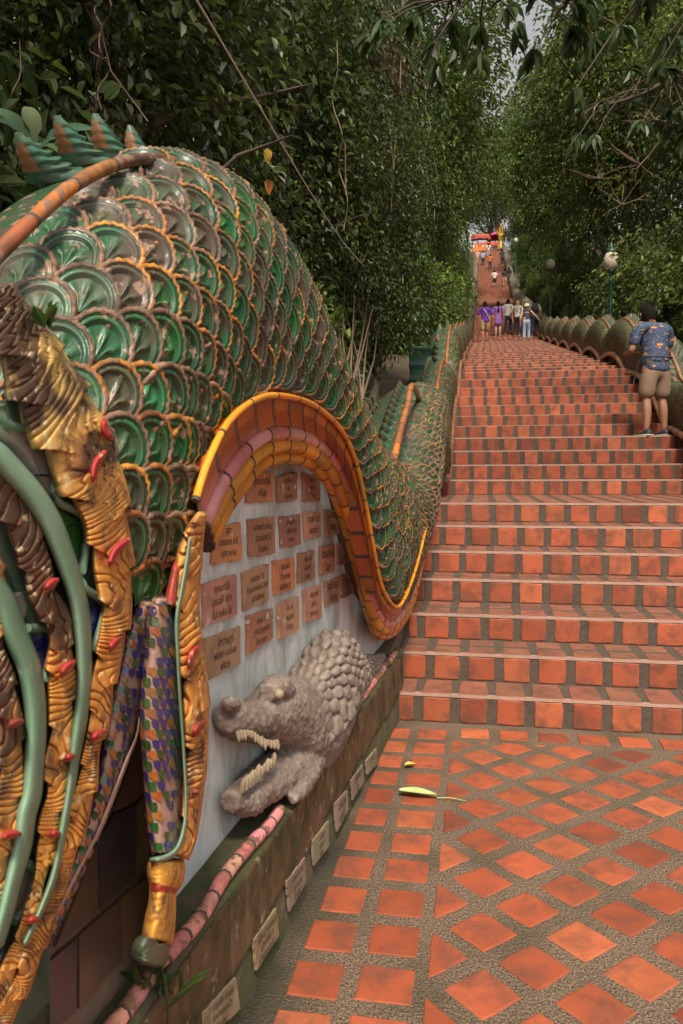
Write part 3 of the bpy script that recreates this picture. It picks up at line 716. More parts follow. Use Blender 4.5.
for a_, b_ in (((131,538),(109,567)), ((122,637),(110,652)), ((76,661),(61,677)), ((76,756),(64,761)), ((24,721),(8,728)), ((107,730),(92,742)), ((206,721),(194,737)), ((200,790),(194,797)), ((199,645),(190,671)), ((108,449),(93,482)), ((59,579),(45,592)), ((61,833),(49,837)), ((23,834),(0,840)), ((41,920),(26,923)), ((104,418),(112,440))):
    mxy = (lerp(a_[0], b_[0], .5) + (a_[1] - b_[1]) * .12, lerp(a_[1], b_[1], .5) - (a_[0] - b_[0]) * .12)
    ribbon([(*a_, 2.5), (*mxy, 4.6), (*b_, 3.0)], .05, .018, 'red_curl', M['gold'], lambda x, y, u, ph, p: (.42, .035, .035) if u < .55 else (.5, .12, .09), 0, 0, na=8, step=1.6)
# thin green lines edging the inlays
for pts in ([(0,405),(6,424),(28,428),(50,425),(57,447),(55,480),(55,500),(66,506),(84,517),(87,540),(82,575),(84,588),(103,602),(102,622),(93,652)], [(28,628),(50,630),(51,655),(44,682)], [(46,711),(61,714),(53,748),(45,760)], [(88,684),(101,693),(92,730),(86,742)], [(80,764),(88,774),(81,800),(70,815)], [(28,864),(36,874),(27,905),(14,922)]):
    mb = MB(); mb.tube([W(x, y_, .012) for x, y_ in resample([Vector((a, b, 0)) for a, b in pts], 40) for x, y_ in ((x, y_),)] if False else [W(v.x, v.y, .012 + MOFF) for v in resample([Vector((a, b, 0)) for a, b in pts], 40)], .0065, 6, 0, (.13, .22, .15)); mb.build('green_edging', [M['green_paint']], mak)

# mosaic leg: two strands of pink mortar set with blue, green and orange glass scales
PINKM = lambda x, y, u, ph, p: tuple(c * (1 + .2 * noise.noise(p * 12)) for c in (.46, .27, .21))
M['pink_mortar'] = m_tinted('pink_mortar', .75, (.16, .1, .08), .5, 10, .5)
def mosaic(path, off0, dome, wtile, ltile):
    o, rows = ribbon(path, off0, dome, 'mosaic_leg', M['pink_mortar'], PINKM, 0, 0, na=24, step=1.3)
    n = len(rows); mb = MB()
    def surf(i, j):
        i = max(0, min(n - 1.001, i)); j = max(1, min(25 - .001, j)); a, b = int(i), int(j); p = rows[a][b].lerp(rows[a+1][b], i - a); q = rows[a][b+1].lerp(rows[a+1][b+1], i - a); return p.lerp(q, j - b)
    r_ = 0; i = 1.0
    while i < n - 3:
        wpx = resample([Vector(p) for p in path], n)[int(i)].z * 2; nc = max(3, round(wpx / wtile)); r_ += 1
        for q in range(nc):
            a = (q + (.5 if r_ % 2 else 0)) / nc * 24 + 1; b = a + 24 / nc * .92
            if b > 24.9 or random.random() < .1: continue
            k = (q + r_ * 2) % 4
            t = ((.022, .02, .16), (.33, .11, .02), (.014, .075, .016), (.022, .02, .16))[k] if random.random() < .85 else random.choice(((.03, .028, .17), (.36, .13, .025), (.018, .085, .02)))
            t = tuple(c * random.uniform(.75, 1.25) for c in t)
            L = ltile; pts = [(i + L * .06, lerp(a, b, .03)), (i - L * .04, lerp(a, b, .45)), (i + L * .04, lerp(a, b, .92)), (i + L * .5, lerp(a, b, 1.0)), (i + L * 1.02, lerp(a, b, .86)), (i + L * .74, lerp(a, b, .42)), (i + L * .45, lerp(a, b, .06))]
            idx = []; 
            for ii, jj in pts:
                p = surf(ii, jj); nn_ = (surf(ii, jj + .6) - surf(ii, jj - .6)).cross(surf(ii + 1, jj) - surf(ii - 1, jj)).normalized(); nn_ = nn_ if nn_.dot(Vector((0, 0, CAM_H)) - p) > 0 else -nn_; idx.append(mb.vert(p + nn_ * .0035))
            mb.face(idx, 0, t)
        i += L
    mb.build('mosaic_glass', [M['mirror_tile']], o)
mosaic([(152,600,10),(146,640,22),(134,672,17),(126,705,17),(119,735,15),(110,775,12),(97,815,10),(84,850,9),(70,885,8),(57,918,6),(46,945,4)], -.03, .035, 6.6, 7.0)
mosaic([(162,596,9),(162,620,16),(163,655,20),(162,690,22),(162,725,23),(163,760,21),(165,800,19.5),(166,830,18),(166,856,14)], -.01, .055, 7.4, 7.8)
ribbon([(140,712,1.5),(137,735,2),(128,757,2.5),(113,795,3),(100,828,3),(86,856,3),(72,883,3.5),(58,912,3.5),(46,938,4),(30,970,4)], -.02, .03, 'pink_edging', M['pink_mortar'], PINKM, 0, 0, na=6)
ribbon([(203,512,5),(196,530,9),(189,556,13),(187,590,13),(187,625,13),(192,665,14),(195,705,14),(196,745,12),(193,790,11),(189,830,9),(181,858,8)], .0, .05, 'gilded_frond', M['gold'], gold_tint(lambda x, y: .14), 70, 14, .009, 28, .9, flat=.4)
ribbon([(190,533,1.5),(188,555,2.8),(182,590,3),(177,620,3),(178,660,2.5),(180,700,2),(184,756,2),(186,813,2.6),(179,846,3.4),(165,858,4),(150,860,3)], .035, .025, 'green_stem', M['green_paint'], sage, 0, 0, na=6)
ribbon([(178,560,4),(176,580,7),(174,600,9),(172,612,6)], .02, .03, 'red_flourish', M['gold'], lambda x, y, u, ph, p: (.45, .05, .035) if u < .3 else (.6, .3, .06), 0, 0, na=8)
# clawed foot standing on the ledge
FT = lambda x, y, u, ph, p: (.4, .03, .02) if (884 < y < 892 and abs(u) < .9) else tuple(c * (1 + .3 * noise.noise(p * 16)) for c in (.66, .31, .05))
ribbon([(166,858,17),(166,868,19),(165,880,18),(163,890,14),(162,905,14),(160,920,15.5),(158,935,16),(157,944,15)], -.03, .085, 'clawed_foot', M['gold'], FT, 0, 7, .004, 14, 1.5)
ribbon([(150,935,7),(148,945,16),(150,952,19),(150,960,17),(149,966,10)], .0, .08, 'green_hoof', M['fin'], lambda x, y, u, ph, p: (.05, .13, .07), 0, 5, .008, 14, 1.2)
# dark glazed panel behind the leg, on the same wall
TP = [([(136,738),(141,756),(145,790),(130,803),(112,812),(122,780)], (.14, .09, .06)), ([(97,838),(112,813),(134,804),(134,876),(97,910)], (.035, .028, .045)), ([(135,803),(145,791),(147,820),(146,872),(135,875)], (.15, .095, .06)),
      ([(95,842),(96,910),(52,948),(70,905)], (.085, .055, .042)), ([(146,876),(145,905),(139,945),(120,960),(119,897)], (.12, .085, .045)), ([(118,898),(119,961),(76,1010),(76,935)], (.075, .05, .04)), ([(75,936),(74,1012),(26,1050),(24,980)], (.04, .03, .035)), ([(50,950),(23,976),(30,950)], (.1, .07, .05)), ([(22,982),(24,1052),(-40,1100),(-40,1040)], (.09, .06, .045)), ([(148,800),(160,860),(158,900),(149,880)], (.1, .07, .05))]
M['dark_tile'] = m_tinted('dark_glazed_tile', .3, (.13, .1, .06), .45, 6, .15, .5, .25, (.33, .2, .14), .27)
pan = MB(); big = [W(x, y_, -.085) for x, y_ in ((138,725),(165,790),(165,960),(120,1010),(20,1110),(-60,1140),(-60,1000),(60,900))]
pan.poly(big, 1, (.30, .19, .13))
for pts, t in TP:
    q = [W(x, y_, -.08) for x, y_ in pts]; c = sum(q, Vector()) / len(q); lo = [pan.vert(c + (p - c) * .98) for p in q]; hi = [pan.vert(c + (p - c) * .975 + Vector((.006, 0, 0))) for p in q]
    for i in range(len(q)): pan.face((lo[i], lo[(i+1) % len(q)], hi[(i+1) % len(q)], hi[i]), 0, t)
    pan.face(hi, 0, tuple(c_ * 2.0 for c_ in t))
pan.build('dark_tile_panel', [M['dark_tile'], M['pink_mortar']], mak, fixn=True)

# ================================================================== the crocodile lying along the ledge
def ringpath(mb_rows, pts, n=14):
    """pts: (y, z, off, half height, half width) along the body -> closed rings"""
    P = resample([Vector((p[0], p[1], p[2])) for p in pts], 40)
    cum = [0]; Q = [Vector(p[:3]) for p in pts]
    for a, b in zip(Q, Q[1:]): cum.append(cum[-1] + (b - a).length)
    rows = []
    for i, p in enumerate(P):
        d = cum[-1] * i / 39; rh = interp(d, list(zip(cum, [q[3] for q in pts]))); rw = interp(d, list(zip(cum, [q[4] for q in pts])))
        t = (P[min(39, i+1)] - P[max(0, i-1)]).normalized(); up_ = Vector((0, 1, 0)); sd = t.cross(up_).normalized()      # (y, z, off) space: rings stay upright
        rows.append([(lambda q: wall_pt(q.x, q.y, q.z))(p + up_ * rh * math.sin(2*math.pi*k/n) + sd * rw * math.cos(2*math.pi*k/n)) for k in range(n)])
    ids = mb_rows.grid(rows, 0, (1, 1, 1), True, True); mb_rows.face(ids[0][::-1]); mb_rows.face(ids[-1])
cro = empty('crocodile_statue', (XW(2.8) - .05, 2.8, LZ), 'grey concrete crocodile with open jaws lying along the tiled ledge', 'statue')
mb = MB()
def outline(pts, off):
    out = []
    for px, yt, yb, hw in pts: a, b = W(px, yt, off), W(px, yb, off); out.append(((a.y + b.y) / 2, (a.z + b.z) / 2, off, (a.z - b.z) / 2, hw))
    return out
ringpath(mb, outline([(227,703,730,.035),(231,700,738,.06),(240,703,741,.065),(252,702,742,.07),(263,692,744,.08),(273,680,746,.095),(284,676,758,.11),(297,676,776,.12),(310,660,776,.135),(320,641,765,.14),(331,630,748,.125),(339,629,732,.11),(346,637,716,.09),(353,649,702,.07),(361,656,691,.055),(371,655,679,.042),(383,653,669,.03),(394,652,661,.02)], -.075))
ringpath(mb, outline([(231,790,812,.035),(238,786,816,.055),(250,775,814,.06),(262,764,806,.07),(274,754,799,.08),(287,745,792,.09),(300,735,785,.1)], -.07))
ringpath(mb, outline([(268,684,700,.03),(277,674,700,.045),(287,676,704,.03)], -.035))      # brow
ringpath(mb, outline([(226,697,710,.02),(230,696,711,.025),(236,700,712,.02)], -.06))          # nostrils
def limb(pts): ringpath(mb, [(W(px, py, o_).y, W(px, py, o_).z, o_, r_, r_ * .85) for px, py, o_, r_ in pts])
limb([(313,740,-.05,.08),(311,762,-.02,.055),(306,779,.0,.042),(300,791,.01,.034),(292,800,.01,.02)])
limb([(347,672,-.04,.085),(346,690,.0,.07),(347,705,.02,.06),(338,721,.03,.045),(327,736,.03,.03)])
o = mb.build('raw', [M['core']], None, False, True)
md = o.modifiers.new('r', 'REMESH'); md.mode = 'VOXEL'; md.voxel_size = .0065
dg = bpy.context.evaluated_depsgraph_get(); me = bpy.data.meshes.new_from_object(o.evaluated_get(dg)); bpy.data.objects.remove(o)
bm = bmesh.new(); bm.from_mesh(me)
for _ in range(3): bmesh.ops.smooth_vert(bm, verts=bm.verts, factor=.5, use_axis_x=True, use_axis_y=True, use_axis_z=True)
bm.normal_update(); new = []
for v in bm.verts:
    p = v.co; bodyk = max(0, min(1, (p.y - 2.62) / .2)); topk = max(0, min(1, (p.z - .42) / .12))
    # rounded scutes in staggered rows over back and flanks, small pebbling on the head
    zc = interp(p.y, ((1.8, .8), (2.6, .66), (3.0, .68), (3.4, .64), (3.9, .5), (4.6, .44))); ang = math.atan2(p.z - zc, p.x - (XW(p.y) - .075))
    uu = (p.y + .03 * math.sin(ang * 2)) / .088; ro = math.floor(uu); vv_ = ang / .40 + (.5 if ro % 2 else 0); fu, fv = uu - ro, vv_ - math.floor(vv_)
    knob = max(0, 1 - (abs(2 * fu - 1) ** 2.6 + abs(2 * fv - 1) ** 2.6)) ** .55 * (.8 + .35 * noise.noise(Vector((ro, math.floor(vv_), 2)) * 3.7))
    d2 = noise.voronoi(p * 46)[0]; peb = max(0, min(1, (d2[1] - d2[0]) * 1.6))
    new.append(p + v.normal * (bodyk * topk * (knob ** .8 * .026 - .013) + (1 - bodyk) * peb * .005 + noise.noise(p * 30) * .004 + noise.noise(p * 9) * .008))
for v, c in zip(bm.verts, new): v.co = c
bm.to_mesh(me); bm.free()
for p in me.polygons: p.use_smooth = True
me.name = 'body'; me.materials.clear()
g = NG('weathered_shaded_concrete'); ge = g.n('NewGeometry'); c = g.mix(g.noise(18, 6), (.10, .076, .06), (.31, .24, .2)); c = g.mix(g.ramp(g.noise(5, 6, .6), [(.5, 0.0), (.7, .7)]), c, (.09, .075, .05))
c = g.mix(g.ramp(ge.outputs['Pointiness'], [(.42, .85), (.5, 0.0)]), c, (.055, .045, .035)); c = g.mix(g.ramp(ge.outputs['Pointiness'], [(.52, 0.0), (.6, .55)]), c, (.48, .40, .35))  # shade painted into the creases between scutes, raised edges paled in the colour
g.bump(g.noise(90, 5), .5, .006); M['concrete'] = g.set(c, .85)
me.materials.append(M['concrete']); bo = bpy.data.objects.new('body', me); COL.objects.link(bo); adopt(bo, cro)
M['tooth'] = m_plain('yellowed_teeth', (.30, .23, .15), .6, .35, 30)
def cone(p, d, r, L):
    mb = MB(); d = d.normalized(); a = d.cross(Vector((0, 1, 0))).normalized(); b = a.cross(d)
    mb.grid([[p + a * (r * s_ * math.cos(k*math.pi/3.5)) + b * (r * s_ * math.sin(k*math.pi/3.5)) + d * h for k in range(7)] for s_, h in ((1, -.01), (.95, L * .4), (.6, L * .75), (.12, L))], 0, (1, 1, 1), True, True); return mb
for i in range(13):
    f = i / 12; p = W(lerp(238, 277, f), lerp(739, 746, f) - 3 * math.sin(f * 6), -.022 + .02 * f); cone(p + Vector((0, 0, .012)), Vector((.25, -.1, -1)), .008 + jit(.003), .017 + jit(.008)).build('tooth', [M['tooth']], cro, False)
for i in range(11):
    f = i / 10; p = W(lerp(242, 273, f), lerp(784, 757, f), -.025 + .015 * f); cone(p - Vector((0, 0, .012)), Vector((.2, -.1, 1)), .009 + jit(.003), .024 + jit(.012)).build('tooth', [M['tooth']], cro, False)
mb = MB(); mb.lathe([(.001, -.016), (.012, -.011), (.016, 0), (.012, .011), (.001, .016)], 10, tuple(W(279, 694, .03))); mb.build('eye', [M['tooth']], cro, False)

# ================================================================== hillside and forest
mb = MB(); xs_ = [-60, -40, -28, -20, -14, -10, -7, -5, -3.5, -2.4, -1.6, -1.05, -.85, 2.85, 3.1, 3.8, 5, 7, 10, 14, 20, 28, 40, 60]; rows = []
def ground(x, y):
    b = zsm(max(y, 0))
    if -.9 < x < 2.9: return b - .75
    if x < 0: return b + .12 + .14 * (-x - .85) + .12 * noise.noise((x * .5, y * .5, 0)) - (.35 if y < 5 else 0)
    return b + .05 + .10 * (x - 2.85) + .12 * noise.noise((x * .5, y * .5, 3)) - (.3 if y < 5 else 0)
for i in range(76): y = -12 + i * 2.2 + (max(0, i - 60)) * 6; rows.append([(x, y, ground(x, y) if y > 4 else min(ground(x, y), -.02 if -1.3 < x < 6.2 else 9)) for x in xs_])
mb.grid(rows, 0, (1, 1, 1), True, flip=True)
g = NG('forest_floor'); c = g.mix(g.noise(1.3, 7), (.035, .026, .016), (.11, .075, .045)); c = g.mix(g.ramp(g.noise(.8, 6), [(.5, 0.0), (.62, .8)]), c, (.03, .045, .014)); g.bump(g.noise(9, 6), .8, .05)
M['soil'] = g.set(c, .95); hill = mb.build('hillside', [M['soil']], fixn=True); tag(hill, kind='structure')

g = NG('leaf'); t = g.tint(); oi = g.n('ObjectInfo'); hsv = g.n('HueSaturation'); hsv.inputs['Saturation'].default_value = .95
g.l(g.math('ADD', g.math('MULTIPLY', oi.outputs['Random'], .035), .482), hsv.inputs['Hue']); g.l(g.math('ADD', g.math('MULTIPLY', oi.outputs['Random'], .5), .75), hsv.inputs['Value']); g.l(t, hsv.inputs['Color'])
tr = g.n('BsdfTranslucent'); g.l(hsv.outputs[0], tr.inputs['Color']); mx = g.n('MixShader'); mx.inputs[0].default_value = .48
g.set(hsv.outputs[0], .42, Specular_IOR_Level=.45); g.l(g.b.outputs[0], mx.inputs[1]); g.l(tr.outputs[0], mx.inputs[2]); g.l(mx.outputs[0], g.out.inputs['Surface']); M['leaf'] = g.mat
M['bark'] = m_plain('bark', (.085, .06, .042), .9, .4, 7, 0, .8)

def leaf(mb, p, d, n, L, wd, t):
    d = d.normalized(); s = d.cross(n)
    if s.length < 1e-4: s = d.cross(Vector((1, 0, 0)))
    s.normalize(); n = s.cross(d); h = wd * .28
    a = mb.vert(p); r1 = mb.vert(p + d * L * .3 + s * wd * .5 + n * h); r2 = mb.vert(p + d * L * .68 + s * wd * .42 + n * h * .7); tp = mb.vert(p + d * L - n * L * .12)
    l1 = mb.vert(p + d * L * .3 - s * wd * .5 + n * h); l2 = mb.vert(p + d * L * .68 - s * wd * .42 + n * h * .7)
    mb.face((a, r1, r2, tp), 0, t); mb.face((a, tp, l2, l1), 0, t)
def rvec():
    while True:
        v = Vector((jit(1), jit(1), jit(1)))
        if .05 < v.length < 1: return v
def crown(n, rx, rz, L, pal, seed, clump=26, spread=.42, droop=.45, aspect=.42, shell=.5):
    """leaf clumps spread through an uneven volume, with gaps between them"""
    st = random.getstate(); random.seed(seed); mb = MB(); done = 0; off = Vector((seed * 3.1, 7.7, seed))
    while done < n:
        v = rvec(); r = v.length
        if random.random() > shell + (1 - shell) * r ** 2: continue
        lump = .72 + .55 * noise.noise(v.normalized() * 1.6 + off) + .25 * noise.noise(v.normalized() * 4 + off)
        c = Vector((v.x * rx * lump, v.y * rx * lump, v.z * rz * (.8 + .3 * lump)))
        tone = random.choice(pal); tb = random.uniform(.65, 1.3); out = Vector((v.x, v.y, v.z * .4)).normalized()
        twig = (out + rvec() * .7).normalized()
        for k in range(int(clump * random.uniform(.5, 1.4))):
            p = c + rvec() * spread; dd = (twig * .7 + rvec() * .9 + Vector((0, 0, -droop)))
            b = tb * random.uniform(.75, 1.25); leaf(mb, p, dd, (Vector((0, 0, 1)) + rvec() * .75).normalized(), L * random.uniform(.6, 1.2), L * aspect * random.uniform(.8, 1.2), tuple(q * b for q in tone)); done += 1
    random.setstate(st); return mb
DK = [(.035, .062, .014), (.05, .08, .018), (.062, .095, .022), (.085, .115, .035)]
MD = [(.09, .14, .018), (.12, .17, .03), (.075, .12, .02), (.15, .20, .045)]
YL = [(.17, .24, .03), (.21, .28, .05), (.14, .2, .03), (.12, .17, .03)]
BR = [(.12, .08, .032), (.085, .08, .026), (.15, .08, .04), (.06, .07, .02)]
def trunk(h, r, seed, limbs=6, lean=.3, spread=1.6):
    st = random.getstate(); random.seed(seed); mb = MB(); P = [Vector((0, 0, -.4))]
    for k in range(1, 8): P.append(P[-1] + Vector((jit(lean) * h / 14, jit(lean) * h / 14, (h + .4) / 7)))
    mb.tube(P, [r * (1.15 - .85 * k / 7) for k in range(8)], 8)
    for q in range(limbs):
        b = P[random.randint(3, 6)]; d = Vector((jit(1), jit(1), .5)).normalized() * spread; c = [b]
        for k in range(4): c.append(c[-1] + (d + rvec() * .5 * spread) / 4)
        mb.tube(c, [r * .4, r * .3, r * .2, r * .13, r * .05], 6)
    random.setstate(st); return mb
def proto(mbs, names, mats):
    out = []
    for m_, n_, mt in zip(mbs, names, mats):
        o = m_.build(n_, [mt]); out.append((n_, o.data)); bpy.data.objects.remove(o)
    return out
KINDS = {}
def kind(name, parts_, zc): KINDS[name] = (parts_, zc)
kind('near', [(proto([trunk(5.5, .11, s, 7, .5)], ['trunk'], [M['bark']])[0], proto([crown(14000, 2.0, 3.2, .118, DK + MD[:3], s, 24, .36)], ['crown'], [M['leaf']])[0]) for s in (1, 2, 3)], 4.2)
kind('brown', [(proto([trunk(6.5, .12, s, 8, .5)], ['trunk'], [M['bark']])[0], proto([crown(8000, 2.0, 3.6, .14, BR + DK, s, droop=1.3)], ['crown'], [M['leaf']])[0]) for s in (4,)], 5.0)
kind('tall', [(proto([trunk(13, .24, s, 8, .6, 3)], ['trunk'], [M['bark']])[0], proto([crown(11000, 3.6, 5.2, .23, MD + YL[:2] + DK[2:], s, 30, .8)], ['crown'], [M['leaf']])[0]) for s in (5, 6)], 10.5)
kind('light', [(proto([trunk(9, .16, s, 8, .6, 2)], ['trunk'], [M['bark']])[0], proto([crown(10000, 2.8, 4.0, .18, MD[1:] + YL + [(.16, .19, .07)], s, 30, .6)], ['crown'], [M['leaf']])[0]) for s in (7, 8)], 6.5)
kind('bush', [(proto([trunk(1.6, .05, s, 7, .8, 1)], ['stem'], [M['bark']])[0], proto([crown(6000, 1.5, 1.35, .145, MD + DK[2:] + YL[:2], s, 22, .3)], ['foliage'], [M['leaf']])[0]) for s in (9, 10, 11)], 1.15)
_seed = [0]
def plant(kind_, name, x, y, sc, label, cat, group=None, zoff=0, lean=0):
    parts_, zc = KINDS[kind_]; _seed[0] += 1; random.seed(1000 + _seed[0]); tr_, cr_ = random.choice(parts_)
    root = empty(name, (x, y, ground(x, y) + zoff), label, cat, group); root.rotation_euler = (0, 0, random.uniform(0, 6.28)); root.scale = (sc,) * 3
    for (n_, me), z in ((tr_, 0), (cr_, zc)):
        o = bpy.data.objects.new(n_, me); COL.objects.link(o); o.parent = root; o.location = (0, 0, z)
        if z and lean: q = Matrix.Rotation(-root.rotation_euler.z, 3, 'Z') @ Vector((lean / sc, 0, 0)); o.location = (q.x, q.y, z)
        if z: o.scale = (random.uniform(.9, 1.1), random.uniform(.9, 1.1), random.uniform(.92, 1.08))
    return root
GL, GR = 'forest trees left of the stairs', 'forest trees right of the stairs'
LL = 'broadleaf tree in the dark forest wall left of the stairs'; LR = 'broadleaf tree in the green forest wall right of the stairs'
for x, y, sc in ((-3.3, 2.6, .95), (-3.1, 5.2, 1.0), (-3.5, 7.8, 1.05), (-2.9, 10.6, .95), (-5.2, 4.6, 1.2), (-5.6, 9, 1.25)): plant('near', 'forest_tree', x, y, sc, LL, 'tree', GL)
for x, y, sc in ((-2.75, 13.4, .95), (-4.2, 11.5, 1.35), (-3.6, 18, 1.2), (-2.7, 16.6, .95)): plant('brown', 'forest_tree', x, y, sc, LL, 'tree', GL)
for x, y, sc in ((-3.2, 20.5, 1.0), (-3.3, 25, 1.1), (-3.0, 31, 1.15)): plant('near', 'forest_tree', x, y, sc, LL, 'tree', GL)
for x, y, sc in ((-8, 3, .9), (-8.5, 10, 1.0), (-7.5, 16, .95), (-7, 23, 1.0), (-6, 31, 1.0), (-5.4, 40, 1.05), (-5.2, 50, 1.1), (-6, 62, 1.2), (-7, 76, 1.4), (-8, 92, 1.5), (-14, 8, 1.3), (-13, 20, 1.4), (-12, 34, 1.4), (-12, 50, 1.6), (-13, 70, 1.8), (-9, 112, 1.7)): plant('tall', 'forest_tree', x, y, sc, LL, 'tree', GL)
for x, y, sc in ((-2.9, 37, 1.0), (-3, 44, 1.0), (-3.2, 54, 1.1), (-3.6, 66, 1.2), (-4, 80, 1.4), (-4.6, 96, 1.5)): plant('light', 'forest_tree', x, y, sc, LL, 'tree', GL)
for x, y, sc in ((7.6, 12, .8), (8.2, 19, .95), (7.6, 27, 1.0), (7.2, 36, 1.05), (7, 46, 1.1), (8, 58, 1.25), (9, 74, 1.5), (9.6, 92, 1.6), (13, 16, 1.2), (13, 30, 1.4), (13, 46, 1.6), (14, 66, 1.8), (11, 114, 1.8), (1.0, 150, 1.9), (-5, 135, 1.7), (7, 138, 1.8)): plant('tall', 'forest_tree', x, y, sc, LR, 'tree', GR)
for x, y, sc in ((6.3, 15.5, .8), (6.2, 23, .95), (5.8, 31, 1.0), (5.6, 40, 1.0), (5.4, 50, 1.05), (5.6, 62, 1.2), (6, 78, 1.4), (6.4, 96, 1.5)): plant('light', 'forest_tree', x, y, sc, LR, 'tree', GR)
BL, BRL = 'leafy shrub among the undergrowth behind the left serpent parapet', 'leafy shrub among the undergrowth behind the right serpent parapet'
for x, y, sc in ((-2.1, 4.2, .75), (-2.3, 6.4, .8), (-2.2, 8.4, .75), (-2.9, 10.2, .8), (-3.2, 14.9, .9), (-2.3, 17.8, .9), (-1.9, 20.5, .95), (-1.8, 24, 1.0), (-1.8, 28.5, 1.0), (-1.9, 33.5, 1.0), (-2, 39, 1.0), (-2, 46, 1.1), (-2.2, 55, 1.2), (-2.4, 66, 1.3), (-2.6, 80, 1.4)): plant('bush', 'shrub', x, y, sc, BL, 'shrub', 'shrubs behind the left parapet')
for x, y, sc in ((4.9, 9.5, .9), (4.6, 12.3, 1.0), (5.0, 14.5, 1.15), (4.5, 17, 1.05), (4.7, 19.6, 1.15), (4.4, 22.5, 1.0), (4.8, 25.5, 1.1), (4.8, 29, 1.0), (5.0, 33, 1.15), (5.0, 37.5, 1.1), (5.2, 43, 1.2), (5.3, 50, 1.2), (5.6, 58, 1.4), (5.8, 69, 1.5), (6, 82, 1.5), (6.2, 11, 1.3), (6.6, 17.8, 1.5), (6.4, 25, 1.5), (7.4, 14, 2.0), (7.8, 21.5, 2.3)): plant('bush', 'shrub', x, y, sc, BRL, 'shrub', 'shrubs behind the right parapet')

for x, y, sc, ln in ((-4.2, 28, 1.0, 2.0), (-3.9, 45, 1.0, 2.4), (-4.2, 64, 1.05, 2.2)): plant('tall', 'forest_tree', x, y, sc, 'tall broadleaf tree leaning over the stairs from the left', 'tree', 'trees leaning over the stairs from the left', 0, ln)
for x, y, sc, ln in ((5.6, 32, 1.0, -1.0), (5.0, 50, 1.0, -1.2), ): plant('tall', 'forest_tree', x, y, sc, 'tall broadleaf tree leaning over the stairs from the right', 'tree', 'trees leaning over the stairs from the right', 0, ln)

plant('near', 'forest_tree', -1.68, 11.6, .62, 'small leafy tree screening the lamp post behind the left parapet', 'tree')
plant('light', 'forest_tree', 5.2, 107, 1.2, 'pale green tree right beside the stalls at the stair top', 'tree')
for x, y, sc in ((3.7, 33, .5), (3.9, 39, .6), (3.8, 46, .6), (4.0, 53, .7), (4.0, 61, .8), (4.1, 70, .85), (4.2, 80, .9), (4.3, 90, 1.0)): plant('bush', 'shrub', x, y, sc, BRL, 'shrub', 'shrubs behind the right parapet')
plant('bush', 'shrub', 4.6, 100, 1.7, 'shrub beside the golden finial at the stair top', 'shrub')
plant('tall', 'forest_tree', 3.5, 122, 1.5, 'tall tree rising directly behind the stalls at the stair top', 'tree')
plant('tall', 'forest_tree', -2.5, 120, 1.4, 'tall tree behind and left of the stalls at the stair top', 'tree')

# ================================================================== street furniture along the stairs
M['lamp_green'] = m_plain('dark_green_paint', (.012, .05, .032), .4, .25, 10, 0, .1)
M['globe'] = m_plain('milky_globe', (.50, .43, .32), .25, .06, 3, 0, 0, .3)
def lamp(x, y, top, label):
    z0 = ground(x, y) - .05; h = top - z0
    t = empty('street_lamp', (x, y, z0), label, 'lamp', None); mb = MB(); c = (x, y, z0)
    mb.lathe([(.001, 0), (.13, 0), (.13, .06), (.10, .10), (.085, .34), (.10, .38), (.055, .44), (.045, h - .3), (.06, h - .27), (.04, h - .24), (.04, h - .1), (.09, h - .06), (.10, h), (.001, h)], 14, c); mb.build('post', [M['lamp_green']], t, False)
    mb = MB(); mb.lathe([(.10, 0), (.155, .06), (.185, .18), (.18, .28), (.14, .39), (.10, .44)], 18, (x, y, z0 + h)); mb.build('globe', [M['globe']], t, False)
    mb = MB(); mb.lathe([(.145, .425), (.15, .44), (.10, .50), (.045, .54), (.035, .60), (.012, .66), (.001, .68)], 14, (x, y, z0 + h)); mb.build('cap', [M['lamp_green']], t, False)
def at_px(px, x): return x / math.tan(math.atan((px - 341.5) / F_PX) - TH)
yl = at_px(608, 3.12); lamp(3.12, yl, AT(608, 270, yl).z, 'nearest green lamp post with milky globe behind the right serpent parapet')
yl = at_px(548.5, 3.05); lamp(3.05, yl, AT(548.5, 269, yl).z, 'second green lamp post with globe, further up behind the right parapet')
yl = at_px(514, 3.0); lamp(3.0, yl, AT(514, 243, yl).z, 'farthest green lamp post beside the right parapet near the stair top')
yl = at_px(418, -2.2); lamp(-2.2, yl, AT(418, 244, yl).z, 'green lamp post half hidden in leaves behind the left parapet')
# litter bin
yb = 12.6; pb = AT(420, 381, yb); bx, by, bz = pb.x, yb, min(ground(pb.x, yb), pb.z) - .02
b = empty('litter_bin', (bx, by, bz), 'tall dark green ribbed bin standing behind the left serpent parapet', 'bin'); mb = MB(); H = AT(420, 347, yb).z - bz
rows = []
for k in range(9):
    z = H * .88 * k / 8; hw = lerp(.15, .165, k / 8) + (.012 if k in (2, 5, 8) else 0); rows.append([(bx + hw * sx, by + hw * sy, bz + z) for sx, sy in ((-1, -.8), (-.8, -1), (.8, -1), (1, -.8), (1, .8), (.8, 1), (-.8, 1), (-1, .8))])
ids = mb.grid(rows, 0, (1, 1, 1), False, True); mb.face(ids[-1]); mb.build('body', [M['lamp_green']], b)
mb = MB(); rows = [[(bx + hw * sx, by + hw * sy, bz + z) for sx, sy in ((-1, -.8), (-.8, -1), (.8, -1), (1, -.8), (1, .8), (.8, 1), (-.8, 1), (-1, .8))] for hw, z in ((.185, H * .885), (.19, H * .94), (.17, H * .98), (.08, H))]
ids = mb.grid(rows, 0, (1, 1, 1), False, True); mb.face(ids[-1]); mb.build('lid', [M['lamp_green']], b)
